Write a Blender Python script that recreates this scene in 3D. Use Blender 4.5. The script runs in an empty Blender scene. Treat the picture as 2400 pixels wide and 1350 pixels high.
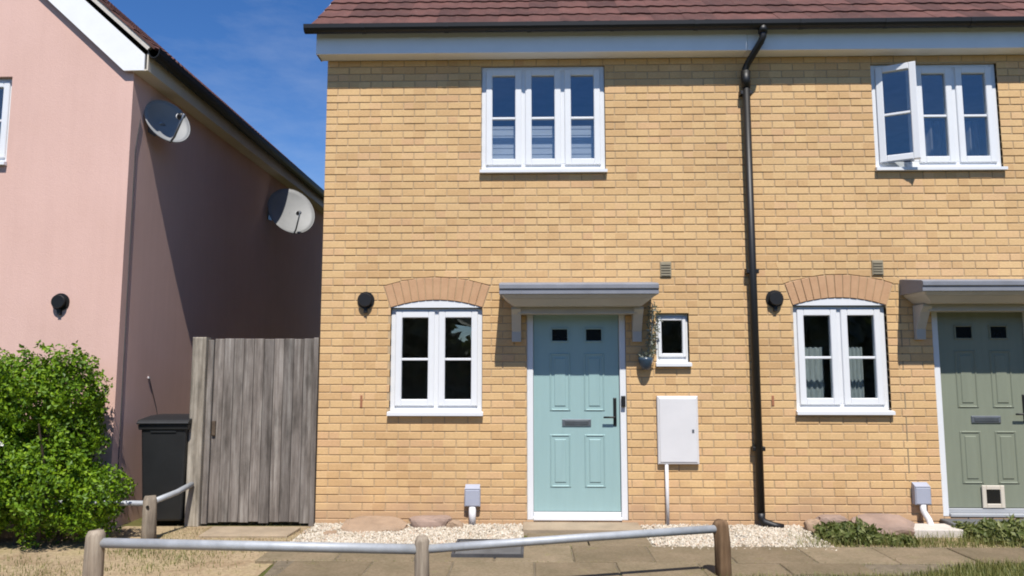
import bpy, bmesh, math, random
from mathutils import Vector, Matrix, Euler
R = math.radians
random.seed(7)
S = bpy.context.scene
C = S.collection

# ------------------------------------------------------------------ camera
cam_d = bpy.data.cameras.new('camera'); cam = bpy.data.objects.new('camera', cam_d); C.objects.link(cam)
cam_d.sensor_width = 36.0; cam_d.lens = 26.0; cam_d.clip_start = 0.05; cam_d.clip_end = 2000
cam.location = (0, -7.25, 1.51)
cam.rotation_euler = (R(90 + 6.2), 0, R(1.3))
S.camera = cam
S.render.resolution_x = 1024; S.render.resolution_y = 576

# ------------------------------------------------------------------ sky, sun, exposure
SUN_EL, SUN_AZ = 58.0, 8.0          # azimuth: degrees to the right of the facade normal
w = bpy.data.worlds.new('World'); S.world = w; w.use_nodes = True
nt = w.node_tree; nt.nodes.clear()
wo = nt.nodes.new('ShaderNodeOutputWorld'); bg = nt.nodes.new('ShaderNodeBackground')
sky = nt.nodes.new('ShaderNodeTexSky'); sky.sky_type = 'NISHITA'; sky.sun_disc = False
sky.sun_elevation = R(SUN_EL); sky.sun_rotation = R(180 - SUN_AZ)
sky.altitude = 400; sky.air_density = 1.0; sky.dust_density = 0.0; sky.ozone_density = 5.0
# thin high cirrus, all round the sky
tc = nt.nodes.new('ShaderNodeTexCoord'); mp = nt.nodes.new('ShaderNodeMapping')
mp.inputs['Scale'].default_value = (1.6, 1.2, 5.0); mp.inputs['Rotation'].default_value = (0.3, 0.25, 0.4)
nz = nt.nodes.new('ShaderNodeTexNoise'); nz.inputs['Scale'].default_value = 2.6; nz.inputs['Detail'].default_value = 7; nz.inputs['Roughness'].default_value = .62
rp = nt.nodes.new('ShaderNodeValToRGB'); rp.color_ramp.elements[0].position = .47; rp.color_ramp.elements[1].position = .85
rp.color_ramp.elements[0].color = (0, 0, 0, 1); rp.color_ramp.elements[1].color = (.20, .20, .20, 1)
mx = nt.nodes.new('ShaderNodeMixRGB'); mx.inputs[2].default_value = (7.0, 7.6, 8.4, 1)
L = nt.links.new
L(tc.outputs['Generated'], mp.inputs[0]); L(mp.outputs[0], nz.inputs['Vector']); L(nz.outputs['Fac'], rp.inputs[0])
hs = nt.nodes.new('ShaderNodeHueSaturation'); hs.inputs['Hue'].default_value = .508; hs.inputs['Saturation'].default_value = 1.22; hs.inputs['Value'].default_value = 1.26
L(sky.outputs[0], hs.inputs['Color'])
L(rp.outputs[0], mx.inputs[0]); L(hs.outputs[0], mx.inputs[1]); L(mx.outputs[0], bg.inputs[0])
bg.inputs[1].default_value = 0.075
L(bg.outputs[0], wo.inputs[0])
sd = bpy.data.lights.new('sun', 'SUN'); sd.energy = 4.4; sd.angle = R(0.53); sd.color = (1.0, .955, .89)
sun = bpy.data.objects.new('sun', sd); C.objects.link(sun); sun.location = (3, -12, 14)
a, e = R(SUN_AZ), R(SUN_EL)
SUNV = Vector((math.sin(a) * math.cos(e), -math.cos(a) * math.cos(e), math.sin(e)))
sun.rotation_euler = SUNV.to_track_quat('Z', 'Y').to_euler()
S.render.engine = 'CYCLES'
S.view_settings.view_transform = 'Standard'; S.view_settings.look = 'None'
S.view_settings.gamma = 1.0; S.view_settings.use_curve_mapping = False
S.view_settings.exposure = 0.56
S.cycles.pixel_filter_type = 'BLACKMAN_HARRIS'; S.cycles.filter_width = 1.9

# ------------------------------------------------------------------ materials
def newmat(name):
    m = bpy.data.materials.new(name); m.use_nodes = True
    t = m.node_tree; return m, t, t.nodes['Principled BSDF']
def nd(t, kind, **kw):
    n = t.nodes.new('ShaderNode' + kind)
    for k, v in kw.items():
        if k.startswith('i_'):
            n.inputs[int(k[2:])].default_value = v
        else: setattr(n, k, v)
    return n
def ramp(t, stops):
    r = t.nodes.new('ShaderNodeValToRGB'); cr = r.color_ramp
    while len(cr.elements) < len(stops): cr.elements.new(.5)
    for el, (p, c) in zip(cr.elements, stops):
        el.position = p; el.color = (*c, 1)
    return r
def mixc(t, a, b, f, mode='MIX'):
    n = nd(t, 'MixRGB', blend_type=mode)
    for s, v in ((0, f), (1, a), (2, b)):
        if isinstance(v, (int, float)): n.inputs[s].default_value = v
        elif isinstance(v, tuple): n.inputs[s].default_value = (*v, 1)
        else: t.links.new(v, n.inputs[s])
    return n.outputs[0]
def math_(t, op, a, b=0.0):
    n = nd(t, 'Math', operation=op)
    for s, v in ((0, a), (1, b)):
        if isinstance(v, (int, float)): n.inputs[s].default_value = v
        else: t.links.new(v, n.inputs[s])
    return n.outputs[0]
def noise(t, vec, scale, detail=4, rough=.55, stretch=None):
    n = nd(t, 'TexNoise'); n.inputs['Scale'].default_value = scale
    n.inputs['Detail'].default_value = detail; n.inputs['Roughness'].default_value = rough
    if stretch:
        m = nd(t, 'Mapping'); m.inputs['Scale'].default_value = stretch
        t.links.new(vec, m.inputs[0]); vec = m.outputs[0]
    t.links.new(vec, n.inputs['Vector']); return n
def geo(t): return nd(t, 'NewGeometry').outputs['Position']
def bump(t, p, h, strength, dist=.01):
    b = nd(t, 'Bump'); b.inputs['Strength'].default_value = strength; b.inputs['Distance'].default_value = dist
    t.links.new(h, b.inputs['Height']); t.links.new(b.outputs[0], p.inputs['Normal'])
def simple(name, c, rough=.5, var=.12, scale=6., bmp=.0, bscale=60., metal=0., spec=.5, stretch=None, c2=None):
    m, t, p = newmat(name)
    P = geo(t); n = noise(t, P, scale, 5, .6, stretch)
    c2 = c2 or tuple(v * (1 - 2.2 * var) for v in c)
    r = ramp(t, [(.3, c2), (.7, c)]); t.links.new(n.outputs['Fac'], r.inputs[0])
    t.links.new(r.outputs[0], p.inputs['Base Color'])
    p.inputs['Roughness'].default_value = rough; p.inputs['Metallic'].default_value = metal
    p.inputs['Specular IOR Level'].default_value = spec
    if bmp:
        n2 = noise(t, P, bscale, 3, .6, stretch); bump(t, p, n2.outputs['Fac'], bmp)
    return m
M = {}
def brick_mat(name, stops, dirt=True):
    m, t, p = newmat(name); P = geo(t)
    sx = nd(t, 'SeparateXYZ'); t.links.new(P, sx.inputs[0])
    row = math_(t, 'FLOOR', math_(t, 'DIVIDE', sx.outputs[2], .075))
    par = math_(t, 'MULTIPLY', math_(t, 'MODULO', row, 2.0), .5)
    xy = math_(t, 'ADD', sx.outputs[0], math_(t, 'FLOOR', math_(t, 'MULTIPLY', sx.outputs[1], 4.444)))
    col = math_(t, 'FLOOR', math_(t, 'ADD', math_(t, 'DIVIDE', math_(t, 'ADD', xy, 2.055), .225), par))
    cb = nd(t, 'CombineXYZ'); t.links.new(col, cb.inputs[0]); t.links.new(row, cb.inputs[1])
    wn = nd(t, 'TexWhiteNoise', noise_dimensions='2D'); t.links.new(cb.outputs[0], wn.inputs['Vector'])
    r = ramp(t, stops); t.links.new(wn.outputs['Value'], r.inputs[0])
    big = noise(t, P, .9, 4, .6); rb = ramp(t, [(.3, (.86, .85, .84)), (.7, (1.05, 1.04, 1.02))]); t.links.new(big.outputs['Fac'], rb.inputs[0])
    c = mixc(t, r.outputs[0], rb.outputs[0], 1.0, 'MULTIPLY')
    fine = noise(t, P, 38, 5, .7, (1, 1, 2.2)); rf = ramp(t, [(.28, (.82, .80, .76)), (.6, (1.04, 1.03, 1.02))]); t.links.new(fine.outputs['Fac'], rf.inputs[0])
    c = mixc(t, c, rf.outputs[0], .8, 'MULTIPLY')
    # splashed mud on the lowest courses, with a ragged edge of its own
    dn = noise(t, P, 3.2, 5, .65)
    h = math_(t, 'SUBTRACT', math_(t, 'MULTIPLY', dn.outputs['Fac'], .75), sx.outputs[2])
    hr = nd(t, 'MapRange'); t.links.new(h, hr.inputs[0]); hr.inputs[1].default_value = -.02; hr.inputs[2].default_value = .30
    c = mixc(t, c, (.42, .265, .17), math_(t, 'MULTIPLY', hr.outputs[0], .6))
    t.links.new(c, p.inputs['Base Color']); p.inputs['Roughness'].default_value = .88; p.inputs['Specular IOR Level'].default_value = .25
    bn = noise(t, P, 120, 4, .7); bump(t, p, bn.outputs['Fac'], .35, .004)
    return m
M['brick'] = brick_mat('buff_brick', [(0., (.575, .372, .185)), (.25, (.615, .405, .202)), (.5, (.64, .432, .217)), (.8, (.665, .455, .232)), (.94, (.655, .43, .232)), (1., (.60, .38, .205))])
M['mortar'] = simple('mortar', (.50, .362, .215), .95, .10, 14, .4, 90, spec=.2)
M['archbrick'] = simple('red_arch_brick', (.53, .325, .185), .9, .10, 9, .3, 110, spec=.25, c2=(.46, .27, .15))
M['archmortar'] = simple('arch_mortar', (.54, .375, .225), .95, .10, 14, .4, 90, spec=.2)
M['upvc'] = simple('white_upvc', (.71, .72, .73), .32, .02, 3, spec=.45)
M['whitepaint'] = simple('white_gloss_paint', (.80, .80, .80), .45, .03, 4, .05, 40)
M['cream'] = simple('cream_paint', (.62, .56, .46), .55, .05, 4)
M['black'] = simple('black_plastic', (.007, .0065, .0065), .5, .15, 8, .05, 80)
M['binplastic'] = simple('charcoal_bin_plastic', (.013, .014, .015), .55, .15, 5, .1, 120)
M['dark'] = simple('dark_void', (.01, .01, .01), .9, .1)
M['lead'] = simple('grey_grp_canopy', (.225, .235, .265), .55, .10, 5, .1, 50)
M['canopywhite'] = simple('canopy_white', (.44, .425, .39), .5, .05, 5)
M['room'] = simple('room_wall', (.72, .70, .67), .9, .1)
M['blind'] = simple('pale_blind', (.44, .48, .56), .8, .06, 3, stretch=(1, 1, 14))
M['curtain'] = simple('white_curtain', (.40, .45, .45), .85, .12, 9, stretch=(9, 1, 1))
M['greycurtain'] = simple('grey_curtain', (.20, .20, .21), .9, .2, 9, stretch=(9, 1, 1))
M['teal'] = simple('duck_egg_door', (.295, .435, .43), .38, .03, 3, .06, 70, stretch=(6, 6, .6))
M['sage'] = simple('sage_green_door', (.22, .242, .18), .4, .05, 3, .06, 70, stretch=(6, 6, .6))
M['meter'] = simple('meter_box_grp', (.66, .65, .65), .5, .03, 5)
M['greybox'] = simple('grey_abs', (.36, .38, .45), .55, .05, 6)
M['steel'] = simple('galvanised', (.42, .44, .46), .58, .12, 9, .1, 30, metal=.25)
M['silver'] = simple('dish_grey', (.38, .39, .40), .5, .06, 4)
M['dishgrey'] = simple('weathered_dish_grey', (.25, .255, .255), .6, .08, 4)  # darkened grey: shade on the dishes is put into the colour
M['metalgrey'] = simple('letterplate', (.23, .25, .28), .35, .1, 8, metal=.6)
M['sandvent'] = simple('sand_vent', (.30, .255, .17), .7, .1, 9)
M['terracotta'] = simple('weep_vent', (.36, .15, .075), .8, .1, 9)
M['step'] = simple('doorstep_concrete', (.36, .28, .19), .9, .14, 5, .3, 60)
M['slabwhite'] = simple('pale_concrete', (.58, .53, .47), .9, .08, 6, .3, 60)
M['cover'] = simple('grey_cover', (.125, .128, .13), .7, .18, 7, .3, 60)
M['stone1'] = simple('brown_stone', (.36, .25, .165), .9, .16, 5, .5, 30)
M['stone2'] = simple('pinkish_stone', (.32, .225, .175), .9, .16, 5, .5, 30)
M['slate'] = simple('dark_slate', (.07, .07, .075), .8, .2, 6, .3, 30)
M['bluepot'] = simple('dark_blue_glaze', (.035, .06, .09), .3, .1, 8)
M['gravelbed'] = simple('gravel_bed', (.50, .43, .33), .95, .2, 26, .6, 60)

def roof_mat(name, tint):
    m, t, p = newmat(name); P = geo(t); oi = nd(t, 'ObjectInfo')
    n = noise(t, P, 5, 5, .65); n2 = noise(t, P, 34, 4, .7)
    r = ramp(t, [(0, tuple(v * .70 for v in tint)), (.5, tint), (1, tuple(v * 1.30 for v in tint))]); t.links.new(oi.outputs['Random'], r.inputs[0])
    r2 = ramp(t, [(.35, (.78, .78, .78)), (.65, (1.15, 1.1, 1.08))]); t.links.new(n.outputs['Fac'], r2.inputs[0])
    c = mixc(t, r.outputs[0], r2.outputs[0], 1., 'MULTIPLY')
    lr = ramp(t, [(.60, (0, 0, 0)), (.72, (.55, .55, .55))]); t.links.new(n2.outputs['Fac'], lr.inputs[0])
    c = mixc(t, c, (.22, .19, .15), lr.outputs[0])
    t.links.new(c, p.inputs['Base Color']); p.inputs['Roughness'].default_value = .82; p.inputs['Specular IOR Level'].default_value = .3
    bump(t, p, n2.outputs['Fac'], .4, .006); return m
M['tile'] = roof_mat('concrete_roof_tile', (.102, .045, .036))

def render_mat():
    m, t, p = newmat('pink_render'); P = geo(t)
    n = noise(t, P, 1.1, 5, .6); r = ramp(t, [(.3, (.615, .405, .340)), (.7, (.665, .443, .378))]); t.links.new(n.outputs['Fac'], r.inputs[0])
    n3 = noise(t, P, 3.0, 5, .6, (5, 5, .35)); r3 = ramp(t, [(.35, (.972, .968, .968)), (.6, (1, 1, 1))]); t.links.new(n3.outputs['Fac'], r3.inputs[0])
    t.links.new(mixc(t, r.outputs[0], r3.outputs[0], 1., 'MULTIPLY'), p.inputs['Base Color'])
    p.inputs['Roughness'].default_value = .93; p.inputs['Specular IOR Level'].default_value = .2
    n2 = noise(t, P, 70, 5, .75); bump(t, p, n2.outputs['Fac'], .42, .007); return m
M['pink'] = render_mat()

def wood_mat(name, c1, c2, c3, vertical=True):
    m, t, p = newmat(name); P = geo(t); oi = nd(t, 'ObjectInfo')
    ad = nd(t, 'VectorMath', operation='ADD'); t.links.new(P, ad.inputs[0])
    cb = nd(t, 'CombineXYZ'); t.links.new(math_(t, 'MULTIPLY', oi.outputs['Random'], 9.), cb.inputs[2]); t.links.new(cb.outputs[0], ad.inputs[1])
    st = (30, 30, 1.2) if vertical else (2, 30, 30)
    n = noise(t, ad.outputs[0], 1., 6, .7, st); r = ramp(t, [(.25, c1), (.5, c2), (.75, c3)]); t.links.new(n.outputs['Fac'], r.inputs[0])
    n2 = noise(t, ad.outputs[0], 1., 5, .65, (9, 9, 2.0)); r2 = ramp(t, [(.32, (.52, .51, .49)), (.52, (1.0, .98, .95)), (.7, (1.28, 1.28, 1.26))]); t.links.new(n2.outputs['Fac'], r2.inputs[0])
    rr = ramp(t, [(0, (.78, .78, .78)), (1, (1.18, 1.16, 1.14))]); t.links.new(oi.outputs['Random'], rr.inputs[0])
    c = mixc(t, mixc(t, r.outputs[0], r2.outputs[0], 1., 'MULTIPLY'), rr.outputs[0], 1., 'MULTIPLY')
    t.links.new(c, p.inputs['Base Color']); p.inputs['Roughness'].default_value = .9; p.inputs['Specular IOR Level'].default_value = .2
    bump(t, p, n.outputs['Fac'], .6, .006); return m
M['gatewood'] = wood_mat('weathered_gate_wood', (.085, .073, .064), (.19, .170, .155), (.34, .325, .30))
M['postwood'] = wood_mat('weathered_post_wood', (.15, .12, .095), (.28, .235, .185), (.41, .36, .29))
M['gatepost'] = wood_mat('pale_gate_post_wood', (.15, .13, .105), (.27, .245, .205), (.40, .37, .32))
M['brownpost'] = wood_mat('brown_post_wood', (.075, .045, .025), (.15, .095, .055), (.24, .165, .10))

def glass_mat():
    m, t, p = newmat('window_glass'); t.nodes.remove(p)
    o = t.nodes['Material Output']; fr = nd(t, 'LayerWeight'); fr.inputs[0].default_value = .5
    f = math_(t, 'ADD', math_(t, 'MULTIPLY', math_(t, 'POWER', fr.outputs['Facing'], 5.0), .9), .10)
    tr = nd(t, 'BsdfTransparent'); tr.inputs[0].default_value = (.90, .92, .92, 1)
    gl = nd(t, 'BsdfGlossy'); gl.inputs['Roughness'].default_value = .0; gl.inputs[0].default_value = (.9, .95, 1, 1)
    mx = nd(t, 'MixShader'); t.links.new(f, mx.inputs[0]); t.links.new(tr.outputs[0], mx.inputs[1]); t.links.new(gl.outputs[0], mx.inputs[2])
    t.links.new(mx.outputs[0], o.inputs[0]); return m
M['glass'] = glass_mat()

def leaf_mat(name, lo, mid, hi):
    m, t, p = newmat(name); g = nd(t, 'NewGeometry'); n = noise(t, g.outputs['Position'], 2.2, 3, .6)
    f = math_(t, 'ADD', math_(t, 'MULTIPLY', g.outputs['Random Per Island'], .6), math_(t, 'MULTIPLY', n.outputs['Fac'], .45))
    r = ramp(t, [(.12, lo), (.5, mid), (.9, hi)]); t.links.new(f, r.inputs[0])
    t.links.new(r.outputs[0], p.inputs['Base Color']); p.inputs['Roughness'].default_value = .5; p.inputs['Specular IOR Level'].default_value = .35
    tl = nd(t, 'BsdfTranslucent'); t.links.new(mixc(t, r.outputs[0], (1.1, 1.25, .5), 1., 'MULTIPLY'), tl.inputs[0])
    mx = nd(t, 'MixShader'); mx.inputs[0].default_value = .22; o = t.nodes['Material Output']
    t.links.new(p.outputs[0], mx.inputs[1]); t.links.new(tl.outputs[0], mx.inputs[2]); t.links.new(mx.outputs[0], o.inputs[0]); return m
M['leaf'] = leaf_mat('hedge_leaf', (.032, .075, .002), (.10, .195, .005), (.24, .36, .012))
M['woodleaf'] = leaf_mat('far_tree_leaf', (.05, .06, .03), (.09, .105, .06), (.14, .15, .09))
M['weed'] = leaf_mat('weed_leaf', (.045, .065, .014), (.105, .13, .032), (.25, .26, .10))
M['silverleaf'] = leaf_mat('silver_leaf', (.12, .13, .10), (.20, .215, .18), (.30, .31, .27))
M['grass'] = leaf_mat('grass_blade', (.07, .085, .018), (.14, .155, .04), (.30, .26, .10))
M['drygrass'] = leaf_mat('dry_grass_blade', (.16, .13, .06), (.30, .25, .13), (.44, .38, .21))
M['petal'] = simple('white_petal', (.75, .75, .68), .7, .05)
M['bark'] = simple('twig_bark', (.10, .07, .045), .9, .2, 12, .5, 50)

def ground_mat():
    m, t, p = newmat('soil_and_turf'); P = geo(t)
    n = noise(t, P, 1.5, 6, .65); r = ramp(t, [(.30, (.16, .125, .055)), (.45, (.11, .10, .035)), (.60, (.085, .10, .025)), (.75, (.07, .095, .02))]); t.links.new(n.outputs['Fac'], r.inputs[0])
    n2 = noise(t, P, 30, 5, .7); r2 = ramp(t, [(.3, (.7, .7, .7)), (.7, (1.2, 1.2, 1.2))]); t.links.new(n2.outputs['Fac'], r2.inputs[0])
    t.links.new(mixc(t, r.outputs[0], r2.outputs[0], 1., 'MULTIPLY'), p.inputs['Base Color'])
    p.inputs['Roughness'].default_value = .97; p.inputs['Specular IOR Level'].default_value = .1
    bump(t, p, n2.outputs['Fac'], .7, .02); return m
M['ground'] = ground_mat()
def soil_mat():
    m, t, p = newmat('bare_soil'); P = geo(t)
    n = noise(t, P, 2.6, 6, .65); r = ramp(t, [(.30, (.26, .185, .11)), (.50, (.37, .285, .18)), (.68, (.34, .275, .15)), (.82, (.17, .16, .06))]); t.links.new(n.outputs['Fac'], r.inputs[0])
    n2 = noise(t, P, 34, 5, .7); r2 = ramp(t, [(.3, (.68, .66, .64)), (.7, (1.2, 1.2, 1.2))]); t.links.new(n2.outputs['Fac'], r2.inputs[0])
    t.links.new(mixc(t, r.outputs[0], r2.outputs[0], 1., 'MULTIPLY'), p.inputs['Base Color'])
    p.inputs['Roughness'].default_value = .97; p.inputs['Specular IOR Level'].default_value = .1
    bump(t, p, n2.outputs['Fac'], .7, .02); return m
M['soil'] = soil_mat()
def paving_mat():
    m, t, p = newmat('buff_paving'); P = geo(t); oi = nd(t, 'ObjectInfo')
    r0 = ramp(t, [(0, (.175, .138, .092)), (.5, (.20, .158, .106)), (1, (.225, .18, .122))]); t.links.new(oi.outputs['Random'], r0.inputs[0])
    n = noise(t, P, 3.0, 6, .65); r = ramp(t, [(.3, (.80, .82, .76)), (.65, (1.10, 1.08, 1.06))]); t.links.new(n.outputs['Fac'], r.inputs[0])
    n2 = noise(t, P, 46, 5, .7); r2 = ramp(t, [(.3, (.76, .74, .70)), (.62, (1.08, 1.08, 1.08))]); t.links.new(n2.outputs['Fac'], r2.inputs[0])
    n3 = noise(t, P, 6.5, 5, .7); r3 = ramp(t, [(.60, (0, 0, 0)), (.70, (.55, .55, .55))]); t.links.new(n3.outputs['Fac'], r3.inputs[0])
    c = mixc(t, mixc(t, r0.outputs[0], r.outputs[0], 1., 'MULTIPLY'), r2.outputs[0], 1., 'MULTIPLY')
    c = mixc(t, c, (.19, .17, .075), r3.outputs[0])
    t.links.new(c, p.inputs['Base Color']); p.inputs['Roughness'].default_value = .93; p.inputs['Specular IOR Level'].default_value = .15
    bump(t, p, n2.outputs['Fac'], .5, .006); return m
M['paving'] = paving_mat()
def pebble_mat():
    m, t, p = newmat('cream_pebbles'); g = nd(t, 'NewGeometry')
    r = ramp(t, [(0, (.34, .28, .20)), (.2, (.44, .38, .29)), (.6, (.53, .47, .38)), (.85, (.62, .57, .48)), (1, (.46, .33, .23))]); t.links.new(g.outputs['Random Per Island'], r.inputs[0])
    t.links.new(r.outputs[0], p.inputs['Base Color']); p.inputs['Roughness'].default_value = .85; p.inputs['Specular IOR Level'].default_value = .2; return m
M['pebble'] = pebble_mat()

# ------------------------------------------------------------------ mesh helpers
class MB:
    def __init__(s): s.v = []; s.f = []
    def add(s, vs, fs):
        o = len(s.v); s.v += [tuple(q) for q in vs]; s.f += [tuple(i + o for i in q) for q in fs]; return s
    def box(s, x0, x1, y0, y1, z0, z1):
        return s.add([(x0, y0, z0), (x1, y0, z0), (x1, y1, z0), (x0, y1, z0), (x0, y0, z1), (x1, y0, z1), (x1, y1, z1), (x0, y1, z1)],
                     [(0, 3, 2, 1), (4, 5, 6, 7), (0, 1, 5, 4), (1, 2, 6, 5), (2, 3, 7, 6), (3, 0, 4, 7)])
    def bbox(s, x0, x1, y0, y1, z0, z1, c=.004):
        """box with chamfered front (low y) edges"""
        c = min(c, (x1 - x0) * .4, (z1 - z0) * .4)
        return s.add([(x0 + c, y0, z0 + c), (x1 - c, y0, z0 + c), (x1 - c, y0, z1 - c), (x0 + c, y0, z1 - c),
                      (x0, y0 + c, z0), (x1, y0 + c, z0), (x1, y0 + c, z1), (x0, y0 + c, z1),
                      (x0, y1, z0), (x1, y1, z0), (x1, y1, z1), (x0, y1, z1)],
                     [(0, 1, 2, 3), (4, 5, 1, 0), (5, 6, 2, 1), (6, 7, 3, 2), (7, 4, 0, 3), (8, 9, 5, 4), (9, 10, 6, 5), (10, 11, 7, 6), (11, 8, 4, 7), (11, 10, 9, 8)])
    def quad(s, *p): return s.add(p, [tuple(range(len(p)))])
    def prism_y(s, poly, y0, y1):
        """poly: list of (x,z), counter-clockwise seen from -y"""
        n = len(poly)
        return s.add([(x, y0, z) for x, z in poly] + [(x, y1, z) for x, z in poly],
                     [tuple(range(n)), tuple(range(2 * n - 1, n - 1, -1))] + [((i + 1) % n, i, i + n, (i + 1) % n + n) for i in range(n)])
    def prism_x(s, poly, x0, x1):
        """poly: list of (y,z)"""
        n = len(poly)
        return s.add([(x0, y, z) for y, z in poly] + [(x1, y, z) for y, z in poly],
                     [tuple(range(n - 1, -1, -1)), tuple(range(n, 2 * n))] + [(i, (i + 1) % n, (i + 1) % n + n, i + n) for i in range(n)])
    def prism_z(s, poly, z0, z1):
        n = len(poly)
        return s.add([(x, y, z0) for x, y in poly] + [(x, y, z1) for x, y in poly],
                     [tuple(range(n - 1, -1, -1)), tuple(range(n, 2 * n))] + [(i, (i + 1) % n, (i + 1) % n + n, i + n) for i in range(n)])
    def tube(s, pts, rad, seg=10, caps=True):
        pts = [Vector(p) for p in pts]; rads = rad if isinstance(rad, (list, tuple)) else [rad] * len(pts)
        o = len(s.v); ref = None
        for i, p in enumerate(pts):
            d = (pts[min(i + 1, len(pts) - 1)] - pts[max(i - 1, 0)]).normalized()
            if ref is None: ref = Vector((0, 0, 1)) if abs(d.z) < .9 else Vector((1, 0, 0))
            u = d.cross(ref).normalized(); ref = u.cross(d).normalized(); v = ref
            for k in range(seg):
                an = 2 * math.pi * k / seg
                s.v.append(tuple(p + (u * math.cos(an) + v * math.sin(an)) * rads[i]))
        for i in range(len(pts) - 1):
            for k in range(seg):
                A = o + i * seg + k; B = o + i * seg + (k + 1) % seg
                s.f.append((A, B, B + seg, A + seg))
        if caps:
            s.f.append(tuple(o + k for k in range(seg))[::-1]); e_ = o + (len(pts) - 1) * seg; s.f.append(tuple(e_ + k for k in range(seg)))
        return s
    def mesh(s, name, mat=None, smooth=False):
        m = bpy.data.meshes.new(name); m.from_pydata(s.v, [], s.f)
        if mat: m.materials.append(M[mat] if isinstance(mat, str) else mat)
        bm = bmesh.new(); bm.from_mesh(m); bmesh.ops.recalc_face_normals(bm, faces=bm.faces); bm.to_mesh(m); bm.free()
        if smooth:
            for q in m.polygons: q.use_smooth = True
        m.update(); return m
    def build(s, name, mat, parent=None, smooth=False, bevel=0):
        return link(name, s.mesh(name, mat, smooth), parent, bevel)
def link(name, mesh, parent=None, bevel=0):
    o = bpy.data.objects.new(name, mesh); C.objects.link(o)
    if parent: o.parent = parent
    if bevel:
        b = o.modifiers.new('bevel', 'BEVEL'); b.width = bevel; b.segments = 2; b.limit_method = 'ANGLE'
    return o
def tag(o, label=None, cat=None, group=None, kind=None):
    if label: o['label'] = label
    if cat: o['category'] = cat
    if group: o['group'] = group
    if kind: o['kind'] = kind
    return o
def thing(name, label, cat, loc=(0, 0, 0), rz=0, group=None):
    o = bpy.data.objects.new(name, None); C.objects.link(o); o.location = loc; o.rotation_euler = (0, 0, rz)
    o.empty_display_size = .2
    return tag(o, label, cat, group)
def part(name, parent):
    """an Empty that gathers the pieces of one part"""
    o = bpy.data.objects.new(name, None); C.objects.link(o); o.parent = parent; o.empty_display_size = .1; return o
def soft(o, n=1):
    for q in o.data.polygons: q.use_smooth = True
    return o

# ------------------------------------------------------------------ ground and paving
m = MB().quad((-120, -120, 0), (120, -120, 0), (120, 120, 0), (-120, 120, 0)).build('ground', 'ground'); tag(m, kind='structure')
soil = MB().prism_z([(-6.5, -.1), (-2.0, -.0), (-2.0, -.9), (-1.95, -2.9), (-2.9, -3.2), (-4.4, -3.6), (-6.5, -2.2)], -.05, .006).build('soil', 'soil'); tag(soil, kind='structure')
soil2 = MB().prism_z([(2.4, -.002), (7.6, -.002), (7.6, -.9), (2.4, -.9)], -.05, .007).build('soil', 'soil'); tag(soil2, kind='structure')
unseen_road = MB().prism_z([(-60, -4.6), (-60, -10.6), (60, -10.6), (60, -4.6)], -.2, .008).build('road', simple('asphalt', (.055, .055, .056), .9, .15, 9, .4, 90)); tag(unseen_road, kind='structure')  # out of view; added as dark asphalt to lower the bounced light
path = MB().prism_z([(-2.0, -.86), (2.3, -.82), (7.6, -.80), (7.6, -1.15), (3.4, -1.36), (2.7, -1.66), (1.25, -1.80), (.6, -2.9), (-1.8, -2.9)], -.05, .027).build('path', simple('path_bedding', (.19, .152, .10), .97, .2, 20, .5, 60)); tag(path, kind='structure')
rs = random.Random(3)
def edge(x):
    P = ((-9, -2.9), (.6, -2.9), (1.25, -1.80), (2.7, -1.66), (3.4, -1.36), (7.6, -1.15), (20, -1.15))
    for (a_, b_), (c_, d_) in zip(P, P[1:]):
        if x <= c_: return b_ + (d_ - b_) * (x - a_) / (c_ - a_)
def in_path(x, y):
    front = edge(x)
    return front
for j in range(4):
    y1 = -.855 - j * .52 + .0
    off = (j % 2) * .31
    for i in range(17):
        x0 = -2.13 + i * .62 + off; x1 = x0 + .614
        y0 = y1 - .514
        f = max(in_path(x0, 0), in_path(x1, 0))
        if f > y1 - .12: continue
        yy = max(y0, f)
        h = .034 + rs.uniform(-.004, .004)
        c = .006
        poly = [(x0 + rs.uniform(0, .005), yy + rs.uniform(0, .005)), (x1 - rs.uniform(0, .005), yy + rs.uniform(0, .005)), (x1 - rs.uniform(0, .005), y1 - rs.uniform(0, .005)), (x0 + rs.uniform(0, .005), y1 - rs.uniform(0, .005))]
        cx = sum(q[0] for q in poly) / 4; cy = sum(q[1] for q in poly) / 4
        inn = [(q[0] + c * (1 if q[0] < cx else -1), q[1] + c * (1 if q[1] < cy else -1)) for q in poly]
        vs = [(*q, .0) for q in poly] + [(*q, h - c) for q in poly] + [(*q, h) for q in inn]
        fs = [(8, 9, 10, 11)] + [(k, (k + 1) % 4, (k + 1) % 4 + 4, k + 4) for k in range(4)] + [(k + 4, (k + 1) % 4 + 4, (k + 1) % 4 + 8, k + 8) for k in range(4)]
        MB().add(vs, fs).build('paving_slab', 'paving', path)
# short paved strip from the path to the teal door
for i in range(2):
    MB().box(-.02 + i * .53, .50 + i * .53, -.845, -.36, 0, .030 + .003 * i).build('paving_slab', 'paving', path, bevel=.006)
verge = MB().prism_z([(1.1, -1.87), (2.7, -1.685), (3.4, -1.385), (7.6, -1.175), (9, -1.2), (9, -6), (1.0, -6), (.75, -2.7)], -.05, .02).build('grass_verge', 'ground'); tag(verge, kind='structure')

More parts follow.
